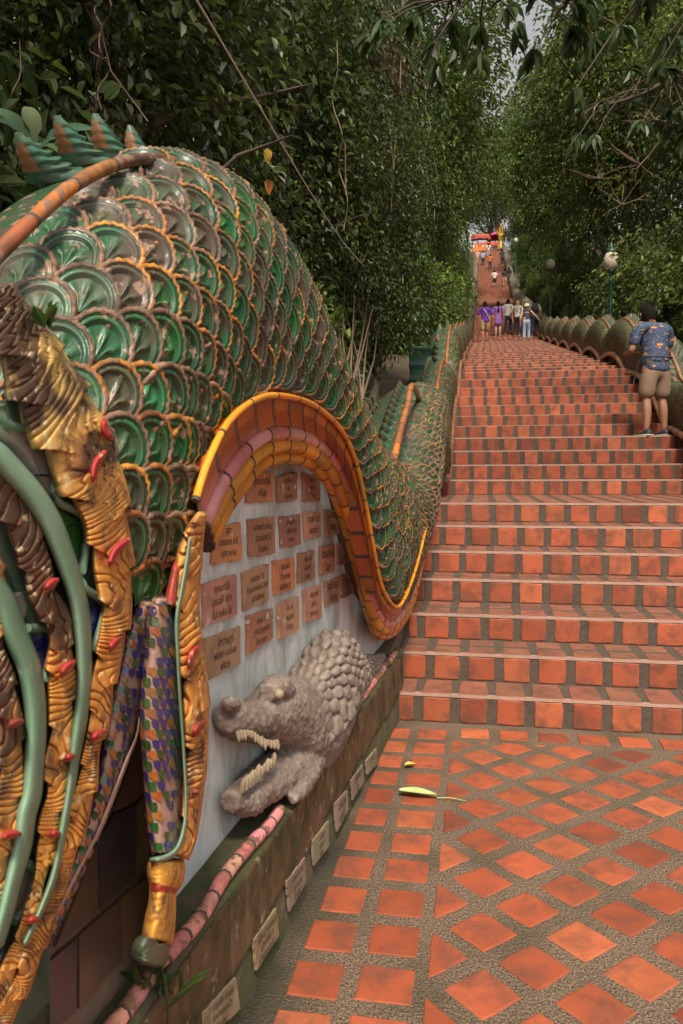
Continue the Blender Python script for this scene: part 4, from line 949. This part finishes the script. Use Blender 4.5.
# overhead cable
M['cable'] = m_plain('weathered_cable', (.75, .66, .58), .7, .2, 20)
p0, p1 = Vector((0, 0, CAM_H)) + ray(188, -14) * 3.4, Vector((0, 0, CAM_H)) + ray(376, 279) * 12.5; pm = (p0 + p1) / 2 - Vector((0, 0, .16))
mb = MB(); mb.tube(resample([p0 + (p0 - p1) * .12, p0, pm, p1], 60), .0055, 6); tag(mb.build('overhead_cable', [M['cable']], None, False), 'pale cable slanting down across the dark foliage at upper left', 'cable')

# ------------------------------------------------------------------ small things on the ground
def leaf_sheet(name, a, b, wd, lift, mat, stem=None):
    """a fallen leaf from a to b, curled, with its stalk"""
    mb = MB(); n = 14; d = b - a; s = Vector((-d.y, d.x, 0)).normalized(); rows = []
    for i in range(n + 1):
        t = i / n; w_ = wd * math.sin(math.pi * min(1, t * .96 + .03)) ** .7 * (1 - .3 * t); c = a + d * t + Vector((0, 0, lift * (.4 + math.sin(t * 4) * .4)))
        rows.append([c + s * w_ * u + Vector((0, 0, abs(u) * wd * .5 + .004)) for u in (-1, -.5, 0, .5, 1)])
    mb.grid(rows, 0)
    o = mb.build(name, [mat], None, False)
    return o
M['pale_leaf'] = m_plain('pale_leaf', (.36, .42, .16), .5, .25, 14); M['yellow_petal'] = m_plain('yellow_petal', (.55, .38, .05), .6, .2, 30)
la, lb = ATZ(399, 795, .006), ATZ(437, 799, .006); o = leaf_sheet('fallen_leaf', la, lb, .035, .014, M['pale_leaf']); tag(o, 'pale green fallen leaf with long stalk lying on the paving', 'leaf')
mb = MB(); mb.tube([lb + Vector((0, 0, .006)), lb.lerp(ATZ(465, 801, .006), .5) + Vector((0, 0, .010)), ATZ(466, 801, .008)], .0025, 5); mb.build('stalk', [M['pale_leaf']], o, False)
pa = ATZ(405, 768, .006); tag(leaf_sheet('fallen_petal', pa, pa + Vector((.05, .03, 0)), .02, .012, M['yellow_petal']), 'crumpled yellow petal on the border tiles near the steps', 'petal')
# grass tuft at the foot of the carving, sprig growing from the carving
def tuft(name, c, n, L, label, spread=.05, wd=.012):
    mb = MB()
    for k in range(n):
        d = Vector((jit(.7) + .25, jit(.7), random.uniform(.6, 1.2))); leaf(mb, c + Vector((jit(spread), jit(spread), 0)), d, Vector((jit(1), jit(1), .6)), L * random.uniform(.6, 1.1), wd, (.07 * random.uniform(.8, 1.4), .15, .03))
    o = mb.build(name, [M['leaf']]); return tag(o, label, 'plant')
tuft('grass_tuft', W(152, 1004, -.02), 14, .13, 'green grass tuft growing at the foot of the carved foot')
tuft('leaf_sprig', W(46, 328, .13), 4, .045, 'small green sprig sprouting from the gilded frond at left', .006, .018)

# big pale-leaved plant behind the crest
def rosette(name, x, y, z, n, L, wd, label, pal, up=.7):
    mb = MB(); c = Vector((x, y, z))
    for k in range(n):
        a = 6.283 * k / n + jit(.3); d = Vector((math.cos(a), math.sin(a), up + jit(.3))).normalized(); s = d.cross(Vector((0, 0, 1))).normalized(); nn_ = s.cross(d); l_ = L * random.uniform(.75, 1.15); rows = []
        t_ = tuple(q * random.uniform(.8, 1.25) for q in random.choice(pal))
        for i in range(11):
            f = i / 10; w_ = wd * math.sin(math.pi * min(1, .06 + f * .94)) ** .8 if f > .2 else .012; p = c + d * l_ * f - Vector((0, 0, l_ * .45 * f * f)); rows.append([p - s * w_ + nn_ * w_ * .35, p, p + s * w_ + nn_ * w_ * .35])
        mb.grid(rows, 0, t_)
    return tag(mb.build(name, [M['leaf']]), label, 'plant')
pp = Vector((0, 0, CAM_H)) + ray(36, 150) * 3.0; rosette('broad_leaf_plant', pp.x, pp.y, pp.z, 7, .34, .034, 'broad leaved pale green plant behind the serpent crest at upper left', [(.10, .15, .08), (.13, .18, .10)], 1.0)
for px, py, d_ in ((522, 290, 1.5),): pass

# ================================================================== the stalls at the top of the stairs
ZT = ST_Z[-1]
M['red_cloth'] = m_plain('red_canvas', (.36, .06, .04), .7, .25, 3); M['pink_cloth'] = m_plain('pink_canvas', (.75, .06, .25), .7, .1, 3)
M['goldleaf'] = m_plain('gold_leaf', (.7, .42, .08), .35, .2, 6, .4); M['orange_cloth'] = m_plain('orange_canvas', (.7, .18, .03), .7, .2, 3); M['white_cloth'] = m_plain('white_canvas', (.75, .7, .6), .7, .1, 3); M['post_wood'] = m_plain('post_wood', (.12, .06, .03), .7, .3, 8)
def stall(x, y, wd, mats, label):
    t = empty('market_stall', (x, y, ZT), label, 'stall'); mb = MB()
    for sx in (-1, 1):
        for sy in (-1, 1): mb.box((x + sx * wd / 2 - .04, y + sy * .8 - .04, ZT), (x + sx * wd / 2 + .04, y + sy * .8 + .04, ZT + 2.3))
    mb.build('posts', [M['post_wood']], t)
    mb = MB(); rows = [[(x + wd * .6 * u, y + v, ZT + 2.25 + .55 * (1 - abs(v)) - .08 * abs(u)) for u in (-1, -.5, 0, .5, 1)] for v in (-1, -.5, 0, .5, 1)]
    mb.grid(rows, 0, (1, 1, 1), False); mb.grid([[p for p in rows[0]], [(p[0], p[1] - .02, p[2] - .3 - .06 * (i % 2)) for i, p in enumerate(rows[0])]], 0); mb.build('awning', [mats[0]], t)
    mb = MB(); mb.box((x - wd / 2, y - .75, ZT), (x + wd / 2, y - .1, ZT + .85)); mb.box((x - wd * .45, y - .8, ZT + .2), (x + wd * .45, y - .752, ZT + .8)); mb.build('counter', [mats[1]], t)
    for k in range(5):
        mb = MB(); mb.lathe([(.001, 0), (.12, 0), (.16, .14), (.1, .28), (.001, .34)], 8, (x - wd * .4 + k * wd * .2, y - .5, ZT + .853)); mb.build('goods', [(M['white_cloth'], M['goldleaf'], M['orange_cloth'])[k % 3]], t)
stall(-.3, 103.6, 1.9, (M['red_cloth'], M['orange_cloth']), 'left red roofed stall with orange counter at the stair top')
stall(1.9, 104.2, 1.8, (M['red_cloth'], M['white_cloth']), 'right red roofed stall with white counter at the stair top')
stall(.8, 107.5, 3.0, (M['red_cloth'], M['goldleaf']), 'rear red roofed stall with gold counter behind the others')
px_ = Vector((1.75, 102.6, ZT)); t = empty('parasol', px_, 'pink parasol standing open at the top of the stairs', 'parasol'); mb = MB(); mb.lathe([(.02, 0), (.02, 2.5)], 6, px_); mb.build('pole', [M['post_wood']], t)
mb = MB(); mb.lathe([(.001, 2.62), (.25, 2.55), (.6, 2.36), (.85, 2.1)], 10, px_); mb.build('canopy', [M['pink_cloth']], t)
px_ = Vector((2.35, 101.5, ZT)); t = empty('golden_finial', px_, 'tall golden serpent finial ending the right parapet at the stair top', 'ornament'); mb = MB()
mb.lathe([(.45, 0), (.45, .5), (.3, .6), (.28, 1.2), (.38, 1.7), (.38, 2.2), (.24, 2.6), (.1, 3.0), (.02, 3.4)], 10, px_); mb.build('body', [M['goldleaf']], t)
for k in range(5):
    a = (k - 2) * .5; mb = MB(); mb.tube([px_ + Vector((0, -.2, 1.6)), px_ + Vector((math.sin(a) * .6, -.3, 2.1)), px_ + Vector((math.sin(a) * .7, -.5, 2.6 + .3 * math.cos(a)))], [.16, .12, .04], 6); mb.build('crest_head', [M['goldleaf']], t)

# ================================================================== people
def skin_mesh(V, E, Rr, root=0, sub=2):
    me = bpy.data.meshes.new('sk'); me.from_pydata([tuple(v) for v in V], E, []); o = bpy.data.objects.new('sk', me); COL.objects.link(o)
    m1 = o.modifiers.new('s', 'SKIN'); m1.use_smooth_shade = True; m2 = o.modifiers.new('u', 'SUBSURF'); m2.levels = sub; m2.render_levels = sub
    sv = me.skin_vertices[0].data
    for i, r in enumerate(Rr): sv[i].radius = r if isinstance(r, tuple) else (r, r); sv[i].use_root = (i == root)
    dg = bpy.context.evaluated_depsgraph_get(); out = bpy.data.meshes.new_from_object(o.evaluated_get(dg)); bpy.data.objects.remove(o); return out
def put(me, name, mat, parent, M4):
    me.transform(M4); me.name = name; me.materials.clear(); me.materials.append(mat)
    for p in me.polygons: p.use_smooth = True
    o = bpy.data.objects.new(name, me); COL.objects.link(o); adopt(o, parent); return o
def person(x, y, z, H, rz, label, top, bottom, skin, hair, pose=None, shorts=False, dress=None, sleeves='short', long_hair=False, bag=None, strap=None, group=None, wide=1.0, shoe=None, hat=None, bend=0.0, sub=2):
    """a standing or climbing figure seen from behind; built facing +y with the feet at z = 0, scaled to height H"""
    po = dict(lk=(0, 0), rk=(0, 0), le=(-.27, -.02, 1.02), re=(.27, -.02, 1.02), lh=(-.27, .08, .80), rh=(.27, .08, .80), head=(0, 0)); po.update(pose or {})
    t = empty('person', (x, y, z), label, 'person', group); Mt = Matrix.Translation((x, y, z)) @ Matrix.Rotation(rz, 4, 'Z') @ Matrix.Scale(H / 1.7, 4)
    b = bend; wd = wide
    hip, chest, neck = Vector((0, 0, .90)), Vector((0, .02 + b * .28, 1.24)), Vector((0, .02 + b * .45, 1.42 - b * .06))
    hd = neck + Vector((po['head'][0], .02 + po['head'][1], .10))
    V = [hip, Vector((0, .0 + b * .12, 1.06)), chest, Vector((0, b * .4 + .015, 1.36 - b * .04)), neck, hd, hd + Vector((0, .015, .085))]; E = [(i, i+1) for i in range(6)]
    Rr = [(.135 * wd, .105 * wd), (.125 * wd, .095 * wd), (.155 * wd, .10 * wd), (.11 * wd, .075), (.052, .052), (.072, .085), (.062, .075)]
    def ch(pts, rs_, frm):
        k = frm
        for p, r in zip(pts, rs_): V.append(Vector(p)); Rr.append(r); E.append((k, len(V) - 1)); k = len(V) - 1
        return k
    feet = {}
    for sd, nm in ((-1, 'l'), (1, 'r')):
        kx, ky = po[nm + 'k']; lift = po.get(nm + 'f', (0, 0)); hx = .085 * wd * sd
        ank = Vector((.10 * sd * po.get('stance', 1.0), -.01 + lift[0], .085 + lift[1])); kn = Vector((hx * .5 + ank.x * .5 + kx, ky + .03 + lift[0] * .6, .49 + lift[1] * .7))
        ch([(hx, 0, .84), tuple(Vector((hx, 0, .84)).lerp(kn, .5)), kn, tuple(kn.lerp(ank, .4) + Vector((0, -.015, 0))), ank, ank + Vector((0, .05, -.035)), ank + Vector((0, .15, -.055))], [.088 * wd, .075 * wd, .056, .06, .037, .034, .026], 0); feet[nm] = ank
        sh = Vector((.17 * sd * wd, chest.y + .0 + b * .1, 1.36 - b * .04)); el = Vector((po[nm + 'e'][0] * wd, po[nm + 'e'][1] + b * .3, po[nm + 'e'][2])); ha = Vector((po[nm + 'h'][0] * wd, po[nm + 'h'][1] + b * .3, po[nm + 'h'][2])); dr = (ha - el).normalized()
        hb = ch([sh, sh.lerp(el, .5), el, el.lerp(ha, .5), ha, ha + dr * .05], [(.062 * wd, .06), .048, .04, .036, .026, (.035, .02)], 3)
        for q in range(4):      # fingers and thumb
            s_ = Vector((.0, .016 * (q - 1.5), 0)); ch([ha + dr * .085 + s_, ha + dr * .12 + s_ * 1.1 + Vector((-.006 * sd, .004, 0)), ha + dr * .148 + s_ + Vector((-.018 * sd, .012, 0))], [.0095, .0085, .006], hb)
        ch([ha + dr * .04 + Vector((0, .04, 0)), ha + dr * .075 + Vector((-.01 * sd, .055, 0))], [.010, .008], hb - 1)
    body = put(skin_mesh(V, E, Rr, 0, sub), 'body', skin, t, Mt)
    # face: nose, ears and eyes on the head
    mb = MB(); hc = hd + Vector((0, .015, .03))
    for sx in (-1, 1): mb.lathe([(.001, -.03), (.014, -.02), (.018, 0), (.014, .022), (.001, .03)], 7, hc + Vector((.078 * sx, 0, 0)))
    mb.tube([hc + Vector((0, .085, .03)), hc + Vector((0, .112, -.012)), hc + Vector((0, .09, -.022))], [.008, .015, .006], 6); me = mb.build('ears_and_nose', [skin], None, False); m_ = me.data; bpy.data.objects.remove(me); put(m_, 'ears_and_nose', skin, t, Mt)
    # hair cap
    mb = MB(); rows = []
    for i in range(9):
        ph = math.pi * .62 * i / 8; rows.append([hc + Vector((math.sin(ph) * .092 * math.cos(a), math.sin(ph) * .112 * math.sin(a) - .018 - .01 * i / 8, math.cos(ph) * .118 + .03 + (-.055 * i / 8 if math.sin(a) < .1 else .035 * i / 8))) * 1 for a in [2*math.pi*k/18 for k in range(18)]])
    if long_hair:
        for q in range(1, 6): rows.append([(Vector((p.x * .98, p.y - .012, p.z - .07)) if p.y < hc.y + .02 else Vector(p)) for p in rows[-1]])
    rows = [[p + Vector((jit(.004), jit(.004), jit(.004))) for p in r_] for r_ in rows]; mb.grid(rows, 0, (1, 1, 1), True, True); o = mb.build('hair', [hair], None, False); m_ = o.data; bpy.data.objects.remove(o); put(m_, 'hair', hair, t, Mt)
    if hat:
        mb = MB(); q = hc + Vector((0, -.005, .05)); mb.lathe([(.19, -.02), (.12, 0), (.115, .02), (.11, .09), (.07, .125), (.001, .13)], 16, q); o = mb.build('hat', [hat], None, False); m_ = o.data; bpy.data.objects.remove(o); put(m_, 'hat', hat, t, Mt)
    # shirt
    hem = .77 if wide > 1.1 and not dress else .86
    V2 = [Vector((0, b * .05, hem)), Vector((0, b * .12, 1.04)), chest, Vector((0, b * .4 + .015, 1.375 - b * .04)), Vector((0, b * .43 + .01, 1.415 - b * .05))]; E2 = [(0, 1), (1, 2), (2, 3), (3, 4)]; R2 = [(.18 * wd, .15 * wd), (.155 * wd, .125 * wd), (.175 * wd, .125 * wd), (.125 * wd, .085), (.065, .065)]
    for sd, nm in ((-1, 'l'), (1, 'r')):
        sh = Vector((.185 * sd * wd, chest.y + b * .1, 1.355 - b * .04)); el = Vector((po[nm + 'e'][0] * wd, po[nm + 'e'][1] + b * .3, po[nm + 'e'][2])); ha = Vector((po[nm + 'h'][0] * wd, po[nm + 'h'][1] + b * .3, po[nm + 'h'][2])); k = 3
        pts = [sh, sh.lerp(el, .45), sh.lerp(el, .82)] + ([el, el.lerp(ha, .5), el.lerp(ha, .92)] if sleeves == 'long' else [])
        if sleeves == 'none': pts = pts[:1]
        for p, r in zip(pts, [(.08 * wd, .08), .072, .07, .058, .05, .044]): V2.append(p); R2.append(r); E2.append((k, len(V2) - 1)); k = len(V2) - 1
    if dress:
        V2[0] = Vector((0, b * .05, .88)); k = 0
        for zz, r in ((.70, (.19, .15)), (.50, (.21, .17))): V2.append(Vector((0, 0, zz))); R2.append(r); E2.append((k, len(V2) - 1)); k = len(V2) - 1
    put(skin_mesh(V2, E2, R2, 1, sub), 'dress' if dress else 'shirt', top, t, Mt)
    if not dress:
        V3 = [Vector((0, .0, .97)), Vector((0, 0, .86))]; E3 = [(0, 1)]; R3 = [(.14 * wd, .115 * wd), (.152 * wd, .125 * wd)]
        for sd, nm in ((-1, 'l'), (1, 'r')):
            kx, ky = po[nm + 'k']; lift = po.get(nm + 'f', (0, 0)); hx = .088 * wd * sd; ank = Vector((.10 * sd * po.get('stance', 1.0), -.01 + lift[0], .085 + lift[1])); kn = Vector((hx * .5 + ank.x * .5 + kx, ky + .03 + lift[0] * .6, .49 + lift[1] * .7)); top_ = Vector((hx, 0, .80))
            pts = [top_, top_.lerp(kn, .55), top_.lerp(kn, 1.12)] if shorts else [top_, top_.lerp(kn, .5), kn, kn.lerp(ank, .5), ank + Vector((0, 0, .03))]
            k = 1
            for p, r in zip(pts, [.102 * wd, .092 * wd, .095 * wd] if shorts else [.105 * wd, .09 * wd, .075, .072, .07]): V3.append(p); R3.append(r); E3.append((k, len(V3) - 1)); k = len(V3) - 1
        put(skin_mesh(V3, E3, R3, 1, sub), 'shorts' if shorts else 'trousers', bottom, t, Mt)
    for nm in 'lr':
        a = feet[nm]; mb = MB(); rows = []
        for f, wv, hv in ((-.075, .028, .06), (-.06, .04, .085), (-.01, .044, .09), (.06, .047, .065), (.12, .048, .05), (.17, .038, .035), (.19, .015, .02)):
            zb = a.z - .085; rows.append([(a.x + wv * u, a.y + f, zb + hv * v) for u, v in ((-1, 0), (1, 0), (1.02, .35), (.8, .8), (.35, 1), (-.35, 1), (-.8, .8), (-1.02, .35))])
        ids = mb.grid(rows, 0, (1, 1, 1), True, True); mb.face(ids[0][::-1]); mb.face(ids[-1]); o = mb.build('shoe', [shoe or M['shoe']], None, True, True); m_ = o.data; bpy.data.objects.remove(o); sh_o = put(m_, 'shoe', shoe or M['shoe'], t, Mt)
        mb = MB(); zb = a.z - .085; mb.box((a.x - .05, a.y - .08, zb - .002), (a.x + .05, a.y + .185, zb + .022)); o = mb.build('sole', [M['sole']], None, False); m_ = o.data; bpy.data.objects.remove(o); put(m_, 'sole', M['sole'], sh_o, Mt)
    if bag:
        mb = MB(); q = chest + Vector((0, -.17, -.02)); rows = []
        for zz, s1, s2 in ((-.24, .10, .03), (-.22, .135, .07), (0, .145, .085), (.16, .13, .07), (.21, .08, .03)): rows.append([q + Vector((s1 * cx_, s2 * cy_, zz)) for cx_, cy_ in ((-1, -.6), (-.7, -1), (.7, -1), (1, -.6), (1, .6), (.7, 1), (-.7, 1), (-1, .6))])
        ids = mb.grid(rows, 0, (1, 1, 1), True, True); mb.face(ids[0][::-1]); mb.face(ids[-1]); o = mb.build('backpack', [bag], None, False); m_ = o.data; bpy.data.objects.remove(o)
        m_.transform(Mt); bo_ = bpy.data.objects.new('backpack', m_); COL.objects.link(bo_); tag(bo_, 'dark backpack worn by the person far right of the climbing group', 'backpack')
    if strap:
        pts, r_, sm_, nm_ = strap; mb = MB(); mb.tube(resample([Vector(p) for p in pts], 30), r_, 6); o = mb.build(nm_, [sm_], None, False); m_ = o.data; bpy.data.objects.remove(o); put(m_, nm_, sm_, t, Mt)
    return t
M['shoe'] = m_plain('dark_shoe', (.03, .03, .035), .6); M['sole'] = m_plain('pale_sole', (.45, .38, .28), .7); M['hair'] = m_plain('black_hair', (.010, .007, .006), .95, .3, 60, 0, .6); M['fair_hair'] = m_plain('fair_hair', (.42, .28, .13), .5, .3, 60, 0, .6)
M['skin'] = m_plain('skin', (.36, .17, .10), .5, .12, 12, 0, .05); M['pale_skin'] = m_plain('pale_skin', (.5, .29, .2), .5, .1, 12, 0, .05)
cl = lambda n, c: m_plain(n, c, .8, .15, 12, 0, .3)
for h_ in ('hair', 'fair_hair'): M[h_].node_tree.nodes['Principled BSDF'].inputs['Specular IOR Level'].default_value = .12
C_ = dict(purple=cl('purple_cotton', (.10, .02, .28)), lilac=cl('lilac_cotton', (.26, .10, .34)), white=cl('white_cotton', (.62, .58, .52)), grey=cl('grey_cotton', (.34, .32, .31)), black=cl('black_cotton', (.02, .02, .022)), navy=cl('navy_denim', (.025, .03, .065)), jeans=cl('pale_denim', (.25, .31, .42)), khaki=cl('khaki_cotton', (.25, .155, .095)), sand=cl('sand_cotton', (.42, .26, .13)), orange=cl('orange_cotton', (.62, .13, .02)), pinkish=cl('pale_pink_cotton', (.6, .36, .33)), blue=cl('pale_blue_cotton', (.3, .36, .5)), straw=cl('straw', (.55, .42, .25)))
# the man's printed shirt: deep blue with lighter waves and orange fish-like patches
g = NG('printed_shirt'); n1 = g.noise(26, 5, .6, 1.8, (1, 1, 2.4)); c = g.mix(g.ramp(n1, [(.46, 0.0), (.52, 1.0)]), (.014, .024, .06), (.06, .09, .16)); c = g.mix(g.ramp(g.noise(34, 3, .5, 1.5, (1, 1, 1.8)), [(.63, 0.0), (.66, 1.0)]), c, (.24, .26, .30))
c = g.mix(g.ramp(g.noise(9.5, 1, .4, .6, (1, 1, 2.6)), [(.635, 0.0), (.65, 1.0)]), c, (.68, .24, .03)); g.bump(g.noise(18, 4), .4, .02); M['print'] = g.set(c, .75)
def on_stairs(px, py, lo=10.4):
    y_ = lo
    while y_ < 101 and AT(px, py, y_).z > ztop(y_) + .0: y_ += .03
    p = AT(px, py, y_); return p.x, y_ + .1, ztop(y_ + .1)
mx_, my_, mz_ = AT(655, 437, 10.42).x, 10.44, ST_Z[10]
person(mx_, my_, mz_, 1.72, R(28), 'man in blue and orange printed shirt and khaki shorts standing on the steps', M['print'], C_['khaki'], M['skin'], M['hair'], dict(stance=1.35, le=(-.255, .05, 1.07), lh=(-.16, .28, 1.08), re=(.25, .08, 1.07), rh=(.10, .32, 1.10), head=(-.03, .05)), shorts=True, wide=1.2, bend=.12,
       strap=([(.215, .02, .985), (.17, -.09, .98), (.0, -.158, .97), (-.15, -.11, .975), (-.215, .0, .97), (-.25, .05, .84), (-.28, .07, .66)], .010, C_['black'], 'waist_strap'), sub=3)
CG = 'people climbing the stairs'
LO = 29.5
x, y, z = on_stairs(485, 342, LO); person(x, y, z, 1.68, R(8), 'person in purple t-shirt and sand shorts with a pale cross strap, climbing at left', C_['purple'], C_['sand'], M['skin'], M['hair'], dict(rf=(.16, .0)), shorts=True, wide=1.15, group=CG, strap=([(-.12, -.02, 1.40), (0, -.15, 1.22), (.17, -.1, .92)], .02, C_['straw'], 'cross_strap'))
x, y, z = on_stairs(498, 337.5, LO); person(x, y, z, 1.58, 0, 'person in a knee length lilac dress climbing beside the purple t-shirt', C_['lilac'], C_['lilac'], M['pale_skin'], M['hair'], dict(), dress=True, wide=1.05, group=CG, long_hair=True)
x, y, z = on_stairs(508, 335.5, LO); person(x, y, z, 1.62, R(-6), 'person in cream shirt and dark trousers climbing with one leg raised', C_['white'], C_['navy'], M['skin'], M['hair'], dict(rf=(.22, .17), rk=(0, .12)), group=CG)
x, y, z = on_stairs(517.5, 335.5, LO); person(x, y, z, 1.58, R(-20), 'fair haired person in white top and black trousers, just left of the pale jeans', C_['white'], C_['black'], M['pale_skin'], M['fair_hair'], dict(le=(-.36, .08, 1.1), lh=(-.42, .2, .98)), sleeves='long', group=CG, long_hair=True)
x, y, z = on_stairs(526.5, 341, LO); person(x, y, z, 1.55, R(-4), 'person in pale jeans, dark crop top and straw hat bending forward on the steps', C_['black'], C_['jeans'], M['pale_skin'], M['fair_hair'], dict(re=(.36, .1, 1.16), rh=(.5, .2, 1.0), rf=(.1, 0)), sleeves='none', group=CG, bend=.5, hat=C_['straw'])
x, y, z = on_stairs(534.5, 337.5, LO); person(x, y, z, 1.68, R(-3), 'person in grey t-shirt and navy jeans with a dark backpack, rightmost of the climbing row', C_['grey'], C_['navy'], M['skin'], M['hair'], dict(rf=(.2, .17), rk=(0, .1)), group=CG, bag=C_['black'])
for px, py, H, rz, lab, tp, bt, hr, sh_, lg in ((494.5, 288, 1.6, 4, 'person in white t-shirt and black shorts halfway up the far stairs', 'white', 'black', 'hair', True, False), (504.5, 287, 1.66, -6, 'person in black top and sand shorts close to the right parapet, far up', 'black', 'sand', 'hair', True, False), (509, 285, 1.6, 0, 'person in dark clothes beside the right parapet, far up the stairs', 'black', 'navy', 'hair', False, True),
        (490, 270, 1.7, 0, 'person in orange shirt and dark trousers high on the far stairs', 'orange', 'navy', 'hair', False, False), (483, 266, 1.66, 5, 'person in pale blue shirt near the left edge high on the stairs', 'blue', 'navy', 'hair', False, False), (477.5, 264.5, 1.6, 0, 'person in pale pink top at the left parapet high on the stairs', 'pinkish', 'sand', 'fair_hair', False, True),
        (488.5, 257, 1.66, 0, 'person dressed in white nearest the stalls at the stair top', 'white', 'grey', 'hair', False, True), (502, 265, 1.7, 0, 'person in navy by the right parapet high on the stairs', 'navy', 'black', 'hair', False, False)):
    x, y, z = on_stairs(px, py, 40); person(x, y, z, H, R(rz), lab, C_[tp], C_[bt], M['skin'], M[hr], dict(rf=(.12, .0) if random.random() < .5 else (0, 0)), shorts=sh_, long_hair=lg, group=CG, sub=1)

# ================================================================== overhanging boughs, vines and bare stems
random.seed(77)
def bough(name, base, pts, n, L, pal, label):
    """a tree out of the frame whose leafy bough reaches over the stairs"""
    t = empty(name, base, label, 'tree'); mb = MB(); b = Vector(base); top = pts[0]
    mb.tube(resample([b, b.lerp(top, .4) + Vector((.1, .1, .2)), top], 16), [lerp(.16, .08, k / 15) for k in range(16)], 8); mb.build('trunk', [M['bark']], t, False)
    path = resample(pts, 30); mb = MB(); mb.tube(path, [lerp(.06, .012, k / 29) for k in range(30)], 6); lf = MB()
    for k in range(n):
        i = random.randint(3, 29); o = path[i]; d = Vector((jit(1), jit(1), jit(.6) - .1)).normalized(); e = o + d * random.uniform(.3, .95); mb.tube([o, o.lerp(e, .5) + Vector((0, 0, .05)), e], [.012, .009, .004], 5)
        tone = random.choice(pal)
        for q in range(random.randint(6, 10)):
            a = jit(1.2); dd = (d * .6 + Vector((jit(1), jit(1), -.75))).normalized(); leaf(lf, e + rvec() * .04, dd, Vector((jit(.6), jit(.6), 1)), L * random.uniform(.65, 1.2), L * .3, tuple(c * random.uniform(.8, 1.2) for c in tone))
    mb.build('branch', [M['bark']], t, False); lf.build('crown', [M['leaf']], t); return t
RP_ = lambda px, py, d: Vector((0, 0, CAM_H)) + ray(px, py) * d
bough('overhanging_tree', (6.5, 5.5, 0), [RP_(790, -60, 7), RP_(690, -10, 6.6), RP_(600, -16, 6.6), RP_(520, -6, 7.2), RP_(430, 0, 8)], 46, .26, [(.05, .085, .02), (.07, .11, .03), (.04, .07, .018)], 'near tree with long drooping leaves reaching across the top right')
bough('overhanging_tree', (7.5, 9.5, 1), [RP_(760, 60, 10), RP_(690, 70, 9.6), RP_(640, 95, 9.6), RP_(590, 110, 10)], 34, .24, [(.07, .11, .035), (.09, .13, .045), (.05, .085, .025)], 'tree with broad dark leaves leaning in at the right edge')
M['dry_stem'] = m_plain('dry_stem', (.16, .105, .07), .85, .35, 9, 0, .4)
GV = 'thin vines hanging in front of the left trees'
for k, (px, y0_, y1_, d) in enumerate(((14, 40, 150, 3.6), (104, -10, 110, 3.8), (96, 0, 60, 4.0), (338, 40, 230, 7), (398, 60, 220, 11), (430, 80, 220, 13))):
    mb = MB(); n = 7; q = [RP_(px + jit(7) * (1 + i * .1), lerp(y0_, y1_, i / (n - 1)), d + jit(.15)) for i in range(n)]; mb.tube(resample(q, 26), .0016 * d ** .6, 5)
    for q_ in range(1):
        a = resample(q, 12)[random.randint(2, 9)]; mb.tube([a, a + Vector((jit(.2), jit(.2), -.25)), a + Vector((jit(.35), jit(.35), -.6))], .0015 * d ** .6, 4)
    tag(mb.build('hanging_vine', [M['dry_stem']], None, False), 'thin brown vine hanging before the dark foliage on the left', 'vine', GV)
GB = 'bare brown stems in the undergrowth'
for k, (px, py, d, h) in enumerate(((350, 395, 7.5, 1.1), (333, 385, 6.5, .8), (362, 400, 8.5, 1.0))):
    b = RP_(px, py, d); mb = MB()
    for q in range(4): e = b + Vector((jit(.25), jit(.25), h * random.uniform(.6, 1))); mb.tube([b, b.lerp(e, .5) + rvec() * .06, e], [.012, .009, .004], 5)
    tag(mb.build('bare_stem', [M['dry_stem']], None, False), 'spray of bare brown stems behind the descending serpent body', 'stem', GB)
for k, (px, py, d) in enumerate(((598, 178, 17), (640, 165, 15), (622, 205, 16), (655, 120, 14))):
    b = RP_(px, py, d); mb = MB()
    for q in range(9):
        e = b + Vector((jit(.7), jit(.4) - .2, random.uniform(-.3, .8))); m_ = b.lerp(e, .5) + rvec() * .06; mb.tube(resample([b, m_, e], 8), [.011 - .001 * k_ for k_ in range(8)], 5); mb.tube([m_, m_ + (e - b) * .35 + rvec() * .12], [.006, .002], 4)
    tag(mb.build('dead_twigs', [M['dry_stem']], None, False), 'tangle of dead pale twigs caught in the shrubs above the right parapet', 'twigs', 'dead twigs on the right')

for k, (px, py, d, c_) in enumerate(((267, 148, 5.2, (.55, .36, .03)), (268, 179, 5.3, (.6, .26, .03)))):
    a = RP_(px, py, d); mb = MB(); leaf(mb, a, Vector((.1, -.1, -1)), Vector((.4, -.9, .1)), .11, .06, c_)
    tag(mb.build('withered_leaf', [M['leaf']]), ('upper yellow leaf hanging in the dark foliage beside the cable', 'lower orange leaf hanging in the dark foliage beside the cable')[k], 'leaf')
